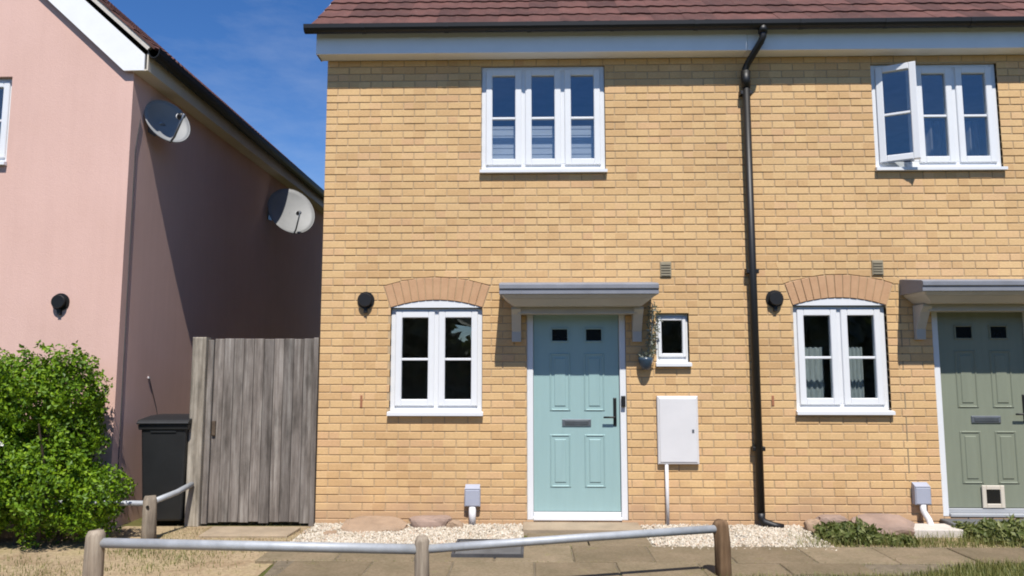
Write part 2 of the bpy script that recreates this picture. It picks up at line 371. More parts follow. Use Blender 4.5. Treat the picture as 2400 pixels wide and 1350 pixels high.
# ------------------------------------------------------------------ houses of buff brick
XC, PITCH, CH = -2.055, .225, .075
XP = 2.175                                   # where the two houses meet, behind the drainpipe
ZT = 4.64                                    # underside of the eaves
DEPTH = 8.0
houseA = thing('terraced_house', 'yellow brick end house with the pale teal front door', 'house', (XC, 0, 0), group='yellow brick terraced houses')
houseB = thing('terraced_house', 'yellow brick house right of the black drainpipe, sage green door with cat flap', 'house', (XP, 0, 0), group='yellow brick terraced houses')
for h_ in (houseA, houseB): h_.location = (0, 0, 0)
XB1 = 6.4
RECT = {'w1': (-.475, .775, 3.45, 4.575), 'w2': (3.45, 4.70, 3.45, 4.56),
        'g1': (-1.362, -.456, 1.05, 2.105), 'g2': (2.575, 3.475, 1.065, 2.12),
        'd1': (-.02, .945, .07, 2.10), 'd2': (3.905, 4.87, .12, 2.12),
        's1': (1.242, 1.562, 1.525, 2.045)}
def arch_of(r):
    xc = (r[0] + r[1]) / 2; s_ = r[1] - r[0]; h = .075
    Ra = (s_ * s_ / 4 + h * h) / (2 * h)
    return xc, r[3] + h - Ra, Ra, math.asin(s_ / 2 / Ra)
ARCH = [arch_of(RECT['g1']), arch_of(RECT['g2'])]
RING = .222
def clip(poly, nx, nz, d):
    """keep the side where nx*x+nz*z >= d"""
    out = []
    for i in range(len(poly)):
        p, q = poly[i], poly[(i + 1) % len(poly)]
        a_, b_ = nx * p[0] + nz * p[1] - d, nx * q[0] + nz * q[1] - d
        if a_ >= 0: out.append(p)
        if a_ * b_ < 0: t_ = a_ / (a_ - b_); out.append((p[0] + t_ * (q[0] - p[0]), p[1] + t_ * (q[1] - p[1])))
    return out
def subtract(rects, o):
    res = []
    for (a, b, c, d) in rects:
        if b <= o[0] or a >= o[1] or d <= o[2] or c >= o[3]: res.append((a, b, c, d)); continue
        if a < o[0]: res.append((a, o[0], c, d))
        if b > o[1]: res.append((o[1], b, c, d))
        a2, b2 = max(a, o[0]), min(b, o[1])
        if c < o[2]: res.append((a2, b2, c, o[2]))
        if d > o[3]: res.append((a2, b2, o[3], d))
    return [q for q in res if q[1] - q[0] > .018 and q[3] - q[2] > .018]
def cell_polys(rc):
    out = []
    rl = [rc]
    for o in RECT.values(): rl = subtract(rl, o)
    for q in rl:
        poly = [(q[0], q[2]), (q[1], q[2]), (q[1], q[3]), (q[0], q[3])]
        pieces = [poly]
        for (xc, zc, Ra, th) in ARCH:
            if abs((q[0] + q[1]) / 2 - xc) > .95 or not (2.1 < q[3] < 2.6): continue
            Ro = Ra + RING + .008; new = []
            for pl in pieces:
                mid = pl
                for sgn in (-1, 1):
                    nx, nz = sgn * math.cos(th), -math.sin(th); d0 = nx * xc + nz * zc + .008
                    new.append(clip(pl, nx, nz, d0)); mid = clip(mid, -nx, -nz, -d0)
                if len(mid) > 2:
                    an = math.atan2(sum(p[0] for p in mid) / len(mid) - xc, sum(p[1] for p in mid) / len(mid) - zc)
                    nx, nz = math.sin(an), math.cos(an); new.append(clip(mid, nx, nz, Ro + nx * xc + nz * zc))
            pieces = new
        for pl in pieces:
            if len(pl) < 3: continue
            area = abs(sum(pl[i][0] * pl[(i + 1) % len(pl)][1] - pl[(i + 1) % len(pl)][0] * pl[i][1] for i in range(len(pl)))) / 2
            if area > .0003: out.append((q, pl))
    return out
def brick_geom(mb, poly, y):
    n = len(poly); cx = sum(p[0] for p in poly) / n; cz = sum(p[1] for p in poly) / n; c = .003
    inn = []
    for (x, z) in poly:
        dx, dz = cx - x, cz - z
        inn.append((x + math.copysign(min(c, abs(dx)), dx), z + math.copysign(min(c, abs(dz)), dz)))
    vs = [(x, y, z) for x, z in inn] + [(x, y + c, z) for x, z in poly] + [(x, y + .05, z) for x, z in poly]
    fs = [tuple(range(n))] + [(n + i, n + (i + 1) % n, (i + 1) % n, i) for i in range(n)] + [(2 * n + i, 2 * n + (i + 1) % n, n + (i + 1) % n, n + i) for i in range(n)]
    mb.add(vs, fs)
full = MB(); brick_geom(full, [(0, 0), (.215, 0), (.215, .065), (0, .065)], 0); full_mesh = full.mesh('brick', 'brick')
half = MB(); brick_geom(half, [(0, 0), (.1025, 0), (.1025, .065), (0, .065)], 0); half_mesh = half.mesh('brick', 'brick')
rb = random.Random(11)
rest = {0: MB(), 1: MB()}; count = {0: 0, 1: 0}
for k in range(62):
    z0 = k * CH + .005; z1 = min((k + 1) * CH - .005, ZT)
    if z1 - z0 < .02: continue
    for i in range(-1, 40):
        a_ = XC + (i - .5 * (k % 2)) * PITCH + (.005 if i > 0 else 0); b_ = XC + (i + 1 - .5 * (k % 2)) * PITCH - .005
        a_ = max(a_, XC)
        if b_ - a_ < .02 or a_ > XB1: continue
        hs = 0 if (a_ + b_) / 2 < XP else 1
        y = rb.uniform(-.0022, .0014)
        for q, poly in cell_polys((a_, b_, z0, z1)):
            if count[hs] < 300 and (hs == 0 or q[0] < 5.3):
                count[hs] += 1
                wd = q[1] - q[0]
                par = (houseA, houseB)[hs]
                if len(poly) == 4 and abs(wd - .215) < .0005 and abs(q[3] - q[2] - .065) < .0005 and abs(poly[0][0] - q[0]) + abs(poly[2][0] - q[1]) + abs(poly[2][1] - q[3]) < 1e-6:
                    o = link('brick', full_mesh, par); o.location = (q[0], y, q[2])
                elif len(poly) == 4 and abs(wd - .1025) < .0005 and abs(q[3] - q[2] - .065) < .0005 and poly[2] == (q[1], q[3]):
                    o = link('brick', half_mesh, par); o.location = (q[0], y, q[2])
                else:
                    mb = MB(); brick_geom(mb, poly, y); mb.build('brick', 'brick', par)
            else: brick_geom(rest[hs], poly, y)
# the gable side of the end house, same bond
gab = MB()
for k in range(62):
    z0 = k * CH + .005; z1 = min((k + 1) * CH - .005, ZT)
    for i in range(0, 14):
        a_ = .055 + (i - .5 * (k % 2)) * PITCH; b_ = a_ + .215; a_ = max(a_, .055)
        if b_ - a_ < .03: continue
        gab.add([(XC, a_, z0), (XC, b_, z0), (XC, b_, z1), (XC, a_, z1), (XC + .05, a_, z0), (XC + .05, b_, z0), (XC + .05, b_, z1), (XC + .05, a_, z1)],
                [(0, 3, 2, 1), (0, 1, 5, 4), (1, 2, 6, 5), (2, 3, 7, 6), (3, 0, 4, 7)])
tag(gab.build('brickwork_side', 'brick', houseA), kind='stuff')
for hs, par in ((0, houseA), (1, houseB)): tag(rest[hs].build('brickwork', 'brick', par), kind='stuff')

def shell(par, x0, x1, keys, left_gable):
    """mortar faced wall with the openings cut through, plus the rest of the box"""
    YF, YI = .0050, .12
    rects = [RECT[q] for q in keys]; arches = [ARCH[0] if q == 'g1' else ARCH[1] for q in keys if q in ('g1', 'g2')]
    holes = list(rects)
    for (xc, zc, Ra, th), q in zip(arches, [q for q in keys if q[0] == 'g']):
        r = RECT[q]; holes.append((r[0], r[1], r[3], r[3] + .08))       # the arch bricks and the head panel close this strip
    xs = sorted({x0, x1} | {v for r in holes for v in r[:2]}); zs = sorted({-.1, ZT + .25} | {v for r in holes for v in r[2:]})
    mb = MB()
    for i in range(len(xs) - 1):
        for j in range(len(zs) - 1):
            cx, cz = (xs[i] + xs[i + 1]) / 2, (zs[j] + zs[j + 1]) / 2
            if any(r[0] < cx < r[1] and r[2] < cz < r[3] for r in holes): continue
            for y in (YF, YI): mb.quad((xs[i], y, zs[j]), (xs[i + 1], y, zs[j]), (xs[i + 1], y, zs[j + 1]), (xs[i], y, zs[j + 1]))
    for r in holes:
        for (p, q) in (((r[0], r[2]), (r[0], r[3])), ((r[1], r[2]), (r[1], r[3])), ((r[0], r[2]), (r[1], r[2])), ((r[0], r[3]), (r[1], r[3]))):
            mb.quad((p[0], YF, p[1]), (q[0], YF, q[1]), (q[0], YI, q[1]), (p[0], YI, p[1]))
    if left_gable:
        zr = ZT + .25 + DEPTH / 2 * math.tan(R(40))
        mb.add([(x0 + .008, YF, -.1), (x0 + .008, DEPTH, -.1), (x0 + .008, DEPTH, ZT), (x0 + .008, DEPTH / 2, zr - .35), (x0 + .008, YF, ZT)], [(0, 1, 2, 3, 4)])
    mb.build('wall', 'mortar', par)
    MB().box(x0 + .009, x1, DEPTH - .1, DEPTH, -.1, ZT).build('rear_wall', 'mortar', par)
    rm = MB()
    rm.box(x0 + .12, x1 - .02, YI + .002, 3.2, 2.55, 2.75)     # intermediate floor
    rm.box(x0 + .12, x1 - .02, YI + .002, 3.2, .0, .06)
    rm.box(x0 + .12, x1 - .02, 3.2, 3.3, .0, 4.9); rm.box(x0 + .12, x1 - .02, YI + .002, 3.2, 4.72, 4.8)
    rm.box(x0 + .06, x0 + .11, YI + .002, 3.3, 0, 4.85); rm.box(x1 - .015, x1 - .005, YI + .002, 3.3, 0, 4.85)
    rm.build('interior', 'room', par)
shell(houseA, XC, XP, ['w1', 'g1', 'd1', 's1'], True)
shell(houseB, XP, XB1, ['w2', 'g2', 'd2'], False)

# red arch bricks over the two ground floor windows
for (xc, zc, Ra, th), par, nm in ((ARCH[0], houseA, 'a'), (ARCH[1], houseB, 'b')):
    ar = part('brick_arch', par); N = 13
    for i in range(N):
        t0 = -th + 2 * th * i / N + .0029; t1 = -th + 2 * th * (i + 1) / N - .0029
        P2 = lambda r_, t_: (xc + r_ * math.sin(t_), zc + r_ * math.cos(t_))
        mb = MB(); brick_geom(mb, [P2(Ra + .002, t0), P2(Ra + .002, t1), P2(Ra + RING, t1), P2(Ra + RING, t0)], -.004 + rb.uniform(-.001, .001))
        mb.build('brick', 'archbrick', ar)
    mb = MB(); pts = [(xc + (Ra + .004) * math.sin(-th + 2 * th * i / 12), zc + (Ra + .004) * math.cos(-th + 2 * th * i / 12)) for i in range(13)]
    po = [(xc + (Ra + RING - .004) * math.sin(th - 2 * th * i / 12), zc + (Ra + RING - .004) * math.cos(th - 2 * th * i / 12)) for i in range(13)]
    n = 13
    vs = [(x, .006, z) for x, z in pts] + [(x, .006, z) for x, z in po[::-1]] + [(x, .12, z) for x, z in pts]
    fs = [(i, i + 1, n + i + 1, n + i) for i in range(n - 1)] + [(2 * n + i, 2 * n + i + 1, i + 1, i) for i in range(n - 1)]
    mb.add(vs, fs); mb.build('mortar_bed', 'archmortar', ar)

# ------------------------------------------------------------------ windows
def window(par, r, n, setback=.045, arched=None, sillproud=.045, barred=True, openleft=0, label=None, jamb=.058, sash=.064):
    x0, x1, z0, z1 = r; win = part('window', par)
    if label: win['label'] = label
    Y = setback; zs0 = z0 + .045
    f = MB()
    f.bbox(x0 + .001, x0 + jamb, Y, Y + .07, zs0, z1 - .001); f.bbox(x1 - jamb, x1 - .001, Y, Y + .07, zs0, z1 - .001)
    f.bbox(x0 + jamb, x1 - jamb, Y, Y + .07, z1 - .045, z1 - .001); f.bbox(x0 + jamb, x1 - jamb, Y, Y + .07, zs0, zs0 + .062)
    lw = (x1 - x0 - 2 * jamb - (n - 1) * .062) / n
    for i in range(1, n):
        xm = x0 + jamb + i * lw + (i - 1) * .062; f.bbox(xm, xm + .062, Y, Y + .07, zs0 + .062, z1 - .045)
    f.build('frame', 'upvc', win)
    s_ = MB(); s_.add([(x0 - .012, -sillproud, z0 + .004), (x1 + .012, -sillproud, z0 + .004), (x1 + .012, -sillproud, z0 + .034), (x0 - .012, -sillproud, z0 + .034),
                       (x0 - .012, -.002, z0 + .004), (x1 + .012, -.002, z0 + .004), (x1 + .012, -.002, z0 + .043), (x0 - .012, -.002, z0 + .043)],
                      [(0, 1, 2, 3), (0, 4, 5, 1), (3, 2, 6, 7), (0, 3, 7, 4), (1, 5, 6, 2)])
    s_.box(x0 + .002, x1 - .002, -.002, Y + .06, z0 + .004, z0 + .044)
    s_.build('sill', 'upvc', win)
    za, zb = zs0 + .062, z1 - .045
    for i in range(n):
        xa = x0 + jamb + i * (lw + .062); xb = xa + lw
        sa, sb, sc, sdz = xa - .012, xb + .012, za - .012, zb + .012
        ys = Y - .016
        op = openleft if i == 0 else 0
        piv = Vector((sa, ys, 0))
        def place(o):
            if op: o.location = piv; o.rotation_euler = (0, 0, -op)
            return o
        ox, oy = (piv.x, piv.y) if op else (0, 0)
        q = MB(); W = sash
        for (A, B, Cc, D_) in ((sa, sa + W, sc, sdz), (sb - W, sb, sc, sdz), (sa + W, sb - W, sdz - W, sdz), (sa + W, sb - W, sc, sc + W)):
            q.bbox(A - ox, B - ox, ys - oy, ys - oy + .055, Cc, D_, .006)
        place(q.build('sash', 'upvc', win))
        zm = (sc + sdz) / 2 - .01
        if barred:
            q = MB(); q.bbox(sa + W - ox, sb - W - ox, ys - oy + .012, ys - oy + .044, zm - .012, zm + .012, .004); place(q.build('glazing_bar', 'upvc', win))
            spans = ((sc + W, zm - .012), (zm + .012, sdz - W))
        else: spans = ((sc + W, sdz - W),)
        for (p0, p1) in spans:
            q = MB(); q.box(sa + W - ox + .0005, sb - W - ox - .0005, ys - oy + .026, ys - oy + .030, p0 + .0005, p1 - .0005); place(q.build('pane', 'glass', win))
        if op:
            q = MB(); q.box(.02, lw * .9, .002, .012, sc - .010, sc - .004); place(q.build('friction_stay', 'metalgrey', win))
            q = MB().box(lw - .03, lw - .005, .056, .085, (za + zb) / 2 - .06, (za + zb) / 2 + .06); place(q.build('handle', 'upvc', win))
    if arched:
        xc, zc, Ra, th = arched
        Rr = Ra - .003; t2 = math.asin(min(1, (x1 - x0) / 2 / Rr)) * .995
        pts = [(xc + Rr * math.sin(-t2 + 2 * t2 * i / 16), zc + Rr * math.cos(-t2 + 2 * t2 * i / 16)) for i in range(17)]
        pts = [(x, max(z, z1 + .002)) for x, z in pts]
        MB().prism_y([(x0 + .004, z1 + .0005)] + [(x1 - .004, z1 + .0005)] + pts[::-1][1:-1], .006, Y + .06).build('arched_head', 'upvc', win)
    return win
window(houseA, RECT['w1'], 3, .03)
window(houseB, RECT['w2'], 3, .03, openleft=R(27), label='first floor window with its left casement open')
window(houseA, RECT['g1'], 2, .045, ARCH[0])
window(houseB, RECT['g2'], 2, .045, ARCH[1])
window(houseA, RECT['s1'], 1, .05, barred=False, jamb=.035, sash=.035)
# blinds and curtains inside
bl = MB()
for i in range(15): bl.box(-.42, .72, .16 + (i % 2) * .004, .164 + (i % 2) * .004, 3.50 + i * .033, 3.532 + i * .033)
bl.build('blind', 'blind', houseA)
def drape(x0, x1, y, z0, z1, mat, par, name, waves=5, amp=.025):
    mb = MB(); n = waves * 6
    for i in range(n):
        xa, xb = x0 + (x1 - x0) * i / n, x0 + (x1 - x0) * (i + 1) / n
        ya, yb = y + amp * math.sin(i / 6 * 2 * math.pi), y + amp * math.sin((i + 1) / 6 * 2 * math.pi)
        mb.quad((xa, ya, z0), (xb, yb, z0), (xb, yb, z1), (xa, ya, z1))
    return soft(mb.build(name, mat, par))
drape(2.66, 2.93, .22, 1.1, 1.72, 'curtain', houseB, 'curtain', 5, .008); drape(3.12, 3.32, .22, 1.1, 1.72, 'curtain', houseB, 'curtain', 5, .008)
drape(3.93, 4.64, .26, 3.45, 4.05, 'greycurtain', houseB, 'curtain', 9)

# ------------------------------------------------------------------ doors and canopies
def front_door(par, r, colour, catflap=False):
    x0, x1, z0, z1 = r; d = part('door', par)
    f = MB(); fw = .062
    f.bbox(x0 + .001, x0 + fw, .015, .09, z0, z1 - .001); f.bbox(x1 - fw, x1 - .001, .015, .09, z0, z1 - .001); f.bbox(x0 + fw, x1 - fw, .015, .09, z1 - fw, z1 - .001)
    f.build('door_frame', 'upvc', d)
    s0, s1, zb, zt = x0 + fw + .003, x1 - fw - .003, z0 + .075, z1 - fw - .004
    th = MB(); th.bbox(x0 + fw, x1 - fw, -.012, .09, z0, z0 + .028); th.bbox(s0, s1, .035, .06, z0 + .028, z0 + .07); th.build('threshold', 'upvc' if not catflap else 'silver', d)
    Wd = s1 - s0; Y = .052
    MB().box(s0, s1, Y, Y + .044, zb, zt).build('leaf', colour, d, bevel=.003)
    colsx = [(s0 + Wd * .19, s0 + Wd * .43), (s0 + Wd * .59, s0 + Wd * .83)]
    H = zt - zb
    zr = [(zb + H * .12, zb + H * .385), (zb + H * .505, zb + H * .80)]
    for (za, zc_) in zr:
        for (xa, xb) in colsx:
            mb = MB(); bw = .017; pr = Y - .008
            for (A, B, Cc, D_) in ((xa, xa + bw, za, zc_), (xb - bw, xb, za, zc_), (xa + bw, xb - bw, zc_ - bw, zc_), (xa + bw, xb - bw, za, za + bw)):
                mb.bbox(A, B, pr, Y, Cc, D_, .006)
            mb.bbox(xa + .045, xb - .045, Y - .007, Y, za + .045, zc_ - .045, .006)
            mb.build('moulding', colour, d)
    for (xa, xb) in ((q[0] + Wd * .03, q[1] - Wd * .03) for q in colsx):
        za, zc_ = zb + H * .865, zb + H * .925
        mb = MB(); bw = .014
        for (A, B, Cc, D_) in ((xa - bw, xa, za - bw, zc_ + bw), (xb, xb + bw, za - bw, zc_ + bw), (xa, xb, zc_, zc_ + bw), (xa, xb, za - bw, za)): mb.bbox(A, B, Y - .012, Y, Cc, D_, .005)
        mb.build('light_surround', colour, d)
        MB().box(xa + .002, xb - .002, Y - .004, Y - .001, za + .002, zc_ - .002).build('door_light', simple('dark_door_glass', (.012, .016, .018), .08, .1), d)
    xm = (s0 + s1) / 2 + .0; zl = zb + H * .445
    MB().bbox(xm - .14, xm + .14, Y - .012, Y, zl - .034, zl + .034, .006).build('letterbox', 'metalgrey', d)
    MB().bbox(xm - .115, xm + .115, Y - .017, Y - .012, zl - .02, zl + .02, .004).build('letterbox_flap', simple('letter_flap', (.16, .18, .20), .3, .1, metal=.6), d)
    hx = s1 - .045; hz = zb + H * .50
    MB().bbox(hx - .016, hx + .016, Y - .012, Y, hz - .135, hz + .135, .008).build('handle_plate', 'black', d)
    MB().tube([(hx, Y - .006, hz - .05), (hx, Y - .048, hz - .05), (hx - .015, Y - .052, hz - .05), (hx - .115, Y - .052, hz - .05)], .009, 8).build('handle', 'black', d, True)
    if catflap:
        cx, cz = s0 + Wd * .515, zb + .085
        mb = MB()
        for (A, B, Cc, D_) in ((-.105, -.065, -.105, .105), (.065, .105, -.105, .105), (-.065, .065, .065, .105), (-.065, .065, -.105, -.065)): mb.bbox(cx + A, cx + B, Y - .025, Y - .013, cz + Cc + .02, cz + D_ + .02, .005)
        mb.build('cat_flap_frame', 'cream', d)
        MB().box(cx - .063, cx + .063, Y - .018, Y - .014, cz - .043, cz + .083).build('cat_flap', simple('cat_flap_dark', (.015, .015, .015), .25, .1), d)
    return d
front_door(houseA, RECT['d1'], 'teal'); front_door(houseB, RECT['d2'], 'sage', True)
doorbell = MB().bbox(.893, .932, -.022, .014, 1.14, 1.245, .006).build('doorbell', 'black', houseA)

def canopy(par, cx, z, wd=1.48, pr=.43):
    c = part('door_canopy', par); h = wd / 2
    # sloped grey roof with moulded fascia, profile in (y,z)
    MB().prism_x([(0.0, z + .155), (-.03, z + .155), (-pr + .03, z + .105), (-pr, z + .092), (-pr, z + .052), (-pr + .012, z + .044), (-pr + .012, z), (0.0, z)], cx - h, cx + h).build('canopy_roof', 'lead', c, bevel=.004)
    # pale cove mouldings that step in towards the wall on three sides
    def frus(i0, z0, i1, z1):
        mb = MB(); A = (cx - h + i0, cx + h - i0, -pr + i0); B = (cx - h + i1, cx + h - i1, -pr + i1)
        mb.add([(A[0], -.002, z0), (A[0], A[2], z0), (A[1], A[2], z0), (A[1], -.002, z0), (B[0], -.002, z1), (B[0], B[2], z1), (B[1], B[2], z1), (B[1], -.002, z1)],
               [(0, 1, 2, 3), (7, 6, 5, 4), (0, 4, 5, 1), (1, 5, 6, 2), (2, 6, 7, 3), (3, 7, 4, 0)]); return mb
    frus(.025, z - .0005, .055, z - .035).build('canopy_soffit', 'canopywhite', c, bevel=.003)
    frus(.060, z - .0355, .14, z - .10).build('canopy_cove', 'canopywhite', c, bevel=.003)
    MB().box(cx - h + .17, cx + h - .17, -.17, -.002, z - .165, z - .1005).build('canopy_head', 'canopywhite', c, bevel=.004)
    for sx in (-1, 1):
        bx = cx + sx * (h - .155)
        MB().prism_x([(-.003, z - .1005), (-.20, z - .1005), (-.20, z - .125), (-.15, z - .17), (-.10, z - .25), (-.055, z - .33), (-.05, z - .43), (-.003, z - .43)], bx - .045, bx + .045).build('canopy_bracket', 'canopywhite', c, bevel=.004)
    return c
canopy(houseA, .465, 2.195); canopy(houseB, 4.355, 2.215)

# ------------------------------------------------------------------ roof, eaves, gutter
def tile_mesh(w_=.30, l_=.37, t_=.022):
    mb = MB(); n = 8
    prof = [.0 + 0.007 * (max(0, math.sin((i / n) * 4 * math.pi - .6)) ** .8) for i in range(n + 1)]
    v = []
    for j, yy in ((0, 0.), (1, l_)):
        for i in range(n + 1): v.append((w_ * i / n, yy, prof[i] + (t_ if j == 0 else t_ * .2)))
    for i in range(n + 1): v.append((w_ * i / n, .0, prof[i] * .3 - .002))
    mb.add(v, [(i, i + 1, n + 2 + i, n + 1 + i) for i in range(n)] + [(2 * n + 2 + i, 2 * n + 3 + i, i + 1, i) for i in range(n)])
    mb.quad((0, 0, t_ + prof[0]), (0, l_, t_ * .2 + prof[0]), (0, l_, -.004), (0, 0, -.002))
    mb.quad((w_, 0, t_ + prof[-1]), (w_, l_, t_ * .2 + prof[-1]), (w_, l_, -.004), (w_, 0, -.002))
    return mb.mesh('tile', 'tile')
TM = tile_mesh()
rt = random.Random(5)
def front_roof(par, x0, x1, cols_from):
    rf = part('roof', par); p = R(40); ye, ze = -.262, 4.892; g = .30
    rows = int((DEPTH / 2 + .235) / math.cos(p) / g)
    ux = Vector((0, math.cos(p), math.sin(p)))
    n = int(round((x1 - x0) / .30)); step = (x1 - x0) / n
    top = ux * (rows * g + .1)
    dk = MB().quad((x0, ye + .03, ze - .02), (x1, ye + .03, ze - .02), (x1, ye + top.y, ze + top.z - .03), (x0, ye + top.y, ze + top.z - .03))
    dk.quad((x0, DEPTH + .2, ze - .03), (x1, DEPTH + .2, ze - .03), (x1, ye + top.y, ze + top.z - .03), (x0, ye + top.y, ze + top.z - .03))
    dk.build('roof_deck', 'slate', rf)
    for j in range(rows):
        for i in range(n):
            o = link('tile', TM, rf); q = ux * (j * g)
            o.location = (x0 + i * step, ye + q.y + rt.uniform(-.003, .003), ze + q.z + rt.uniform(-.002, .002))
            o.rotation_euler = (p + rt.uniform(-.006, .006), rt.uniform(-.004, .004), 0); o.scale = (step / .30, 1, 1)
    return rf
XL = -2.16
ra = front_roof(houseA, XL, XP, 0); front_roof(houseB, XP, XB1, 0)
# ridge tiles
pr_ = R(40); yr = -.262 + math.cos(pr_) * (int((DEPTH / 2 + .235) / math.cos(pr_) / .3) * .3 + .1); zr_ = 4.892 + math.sin(pr_) * (int((DEPTH / 2 + .235) / math.cos(pr_) / .3) * .3 + .1)
MB().tube([(XL, yr, zr_ - .04), (XP, yr, zr_ - .04)], .12, 10).build('ridge', 'tile', ra)
# verge undercloak
p = R(40)
v = MB()
for (xa, xb, dz0, dz1) in ((XL - .02, XL + .03, -.055, -.004),):
    A = (-.255, 4.892); B = (yr, zr_)
    v.prism_x([(A[0], A[1] + dz0), (B[0], B[1] + dz0), (B[0], B[1] + dz1), (A[0], A[1] + dz1)], xa, xb)
v.build('verge_undercloak', 'slabwhite', ra)
for par, x0, x1 in ((houseA, XL + .03, XP - .001), (houseB, XP + .001, XB1)):
    MB().bbox(x0, x1, -.165, -.147, 4.645, 4.87, .003).build('fascia', 'whitepaint', par)
    MB().box(x0 + .002, x1 - .002, -.147, .004, 4.647, 4.66).build('soffit', 'whitepaint', par)
    # half-round gutter: trough section swept along x
    g = MB(); n = 8; yc, zc_ = -.258, 4.895; x0g = x0 - (.085 if par is houseA else 0)
    out = [(yc - .056 * math.cos(math.pi * i / n), zc_ - .075 * math.sin(math.pi * i / n) ** .7) for i in range(n + 1)]
    inn = [(yc - .050 * math.cos(math.pi * i / n), zc_ - .068 * math.sin(math.pi * i / n) ** .7) for i in range(n + 1)]
    g.prism_x(out + inn[::-1], x0g, x1)
    gu = g.build('gutter', 'black', par)
    for k in range(6):
        xk = x0 + .5 + k * .82
        if xk > x1 - .1: break
        MB().prism_x([(q[0] - (.004 if q[0] < yc else -.0), q[1] - .004) for q in out] + [(q[0], q[1] + .001) for q in out[::-1]], xk - .02, xk + .02).build('gutter_bracket', 'black', gu)
    if par is houseA: MB().prism_x(out, x0g - .006, x0g).build('gutter_end', 'black', gu)
MB().box(XL + .03, XL + .045, -.147, .02, 4.647, 4.87).build('box_end', 'whitepaint', houseA)
# black drainpipe with swan neck
dp = part('drainpipe', houseA)
px_ = 2.178
neck = MB().tube([(2.30, -.258, 4.845), (2.30, -.258, 4.74), (2.285, -.24, 4.70), (2.20, -.095, 4.55), (px_, -.062, 4.50), (px_, -.062, 4.42)], .034, 12); neck.build('swan_neck', 'black', dp, True)
MB().tube([(2.30, -.258, 4.85), (2.30, -.258, 4.78)], .045, 12).build('gutter_outlet', 'black', dp, True)
MB().tube([(px_, -.062, 4.46), (px_, -.062, .13)], .037, 14).build('pipe', 'black', dp, True)
MB().tube([(px_, -.062, 4.47), (px_, -.062, 4.30)], .045, 14).build('pipe_socket', 'black', dp, True)
MB().tube([(px_, -.062, .16), (px_, -.062, .11), (px_ + .02, -.075, .075), (px_ + .11, -.10, .05), (px_ + .19, -.115, .042)], [.040, .038, .038, .034, .028], 12).build('shoe', 'black', dp, True)
for zz in (4.25, 2.45, .75): MB().bbox(px_ - .06, px_ + .06, -.075, -.003, zz - .02, zz + .02).build('pipe_bracket', 'black', dp)
# small fittings on the brickwork
def flue(par, x, z, y=0.0):
    f = part('boiler_flue', par)
    MB().tube([(x, y + .02, z), (x, y - .012, z)], .085, 24).build('flue_plate', 'black', f)
    MB().tube([(x, y - .012, z), (x, y - .05, z)], .06, 20).build('flue_pipe', 'black', f)
    MB().tube([(x, y - .05, z), (x, y - .058, z)], [.068, .062], 20).build('flue_guard', 'black', f)
    MB().box(x - .016, x + .016, y - .03, y - .001, z - .125, z - .07).build('flue_drip', 'black', f)
    return f
flue(houseA, -1.608, 2.178); flue(houseB, 2.40, 2.185)
def air_vent(par, x, z):
    v_ = part('air_vent', par)
    MB().bbox(x - .055, x + .055, -.012, .02, z - .075, z + .075).build('vent_frame', 'sandvent', v_)
    for i in range(5): MB().box(x - .045, x + .045, -.019, -.0125, z - .062 + i * .026, z - .048 + i * .026).build('louvre', 'sandvent', v_)
air_vent(houseA, 1.348, 2.478); air_vent(houseB, 3.41, 2.488)
MB().bbox(-1.645, -1.622, -.005, .02, 1.13, 1.25).build('weep_vent', 'terracotta', houseA)
MB().bbox(2.335, 2.36, -.005, .02, 1.15, 1.25).build('weep_vent', 'terracotta', houseB)
MB().box(3.600, 3.612, -.0005, .02, .28, 2.62).build('movement_joint', simple('joint_sealant', (.30, .22, .13), .9, .1), houseB)

# ------------------------------------------------------------------ wall mounted things
mbx = thing('meter_box', 'white electricity meter box on the wall right of the teal door', 'meter box', (1.425, 0, .60))
MB().bbox(-.195, .195, -.045, -.004, 0, .645, .01).build('box_body', 'meter', mbx)
MB().bbox(-.178, .178, -.052, -.0455, .02, .625, .006).build('box_door', 'meter', mbx)
MB().tube([(-.115, -.03, .0), (-.115, -.03, -.60)], .017, 10).build('conduit', 'meter', mbx, True)
MB().box(.13, .15, -.056, -.0525, .30, .33).build('lock', 'metalgrey', mbx)
def pipebox(x, label, curved):
    t = thing('cable_box', label, 'cable box', (x, 0, .0), group='small grey cable boxes low on the house fronts')
    z = .205 if not curved else .24
    MB().bbox(-.075, .075, -.075, -.004, z, z + .165, .012).build('box_cover', 'greybox', t)
    MB().prism_x([(-.075, z + .166), (-.004, z + .166), (-.004, z + .20)], -.07, .07).build('box_hood', 'greybox', t)
    if curved: MB().tube([(0, -.05, z), (.0, -.055, z - .06), (.028, -.09, z - .13), (.03, -.13, z - .19), (.02, -.15, .04)], .028, 12).build('duct', 'meter', t, True)
    else: MB().tube([(0, -.045, z), (0, -.045, .03)], .034, 12).build('duct', 'meter', t, True)
pipebox(-.54, 'grey cable box on a straight white duct left of the teal door', False)
pipebox(3.69, 'grey cable box on a bent white duct left of the green door', True)

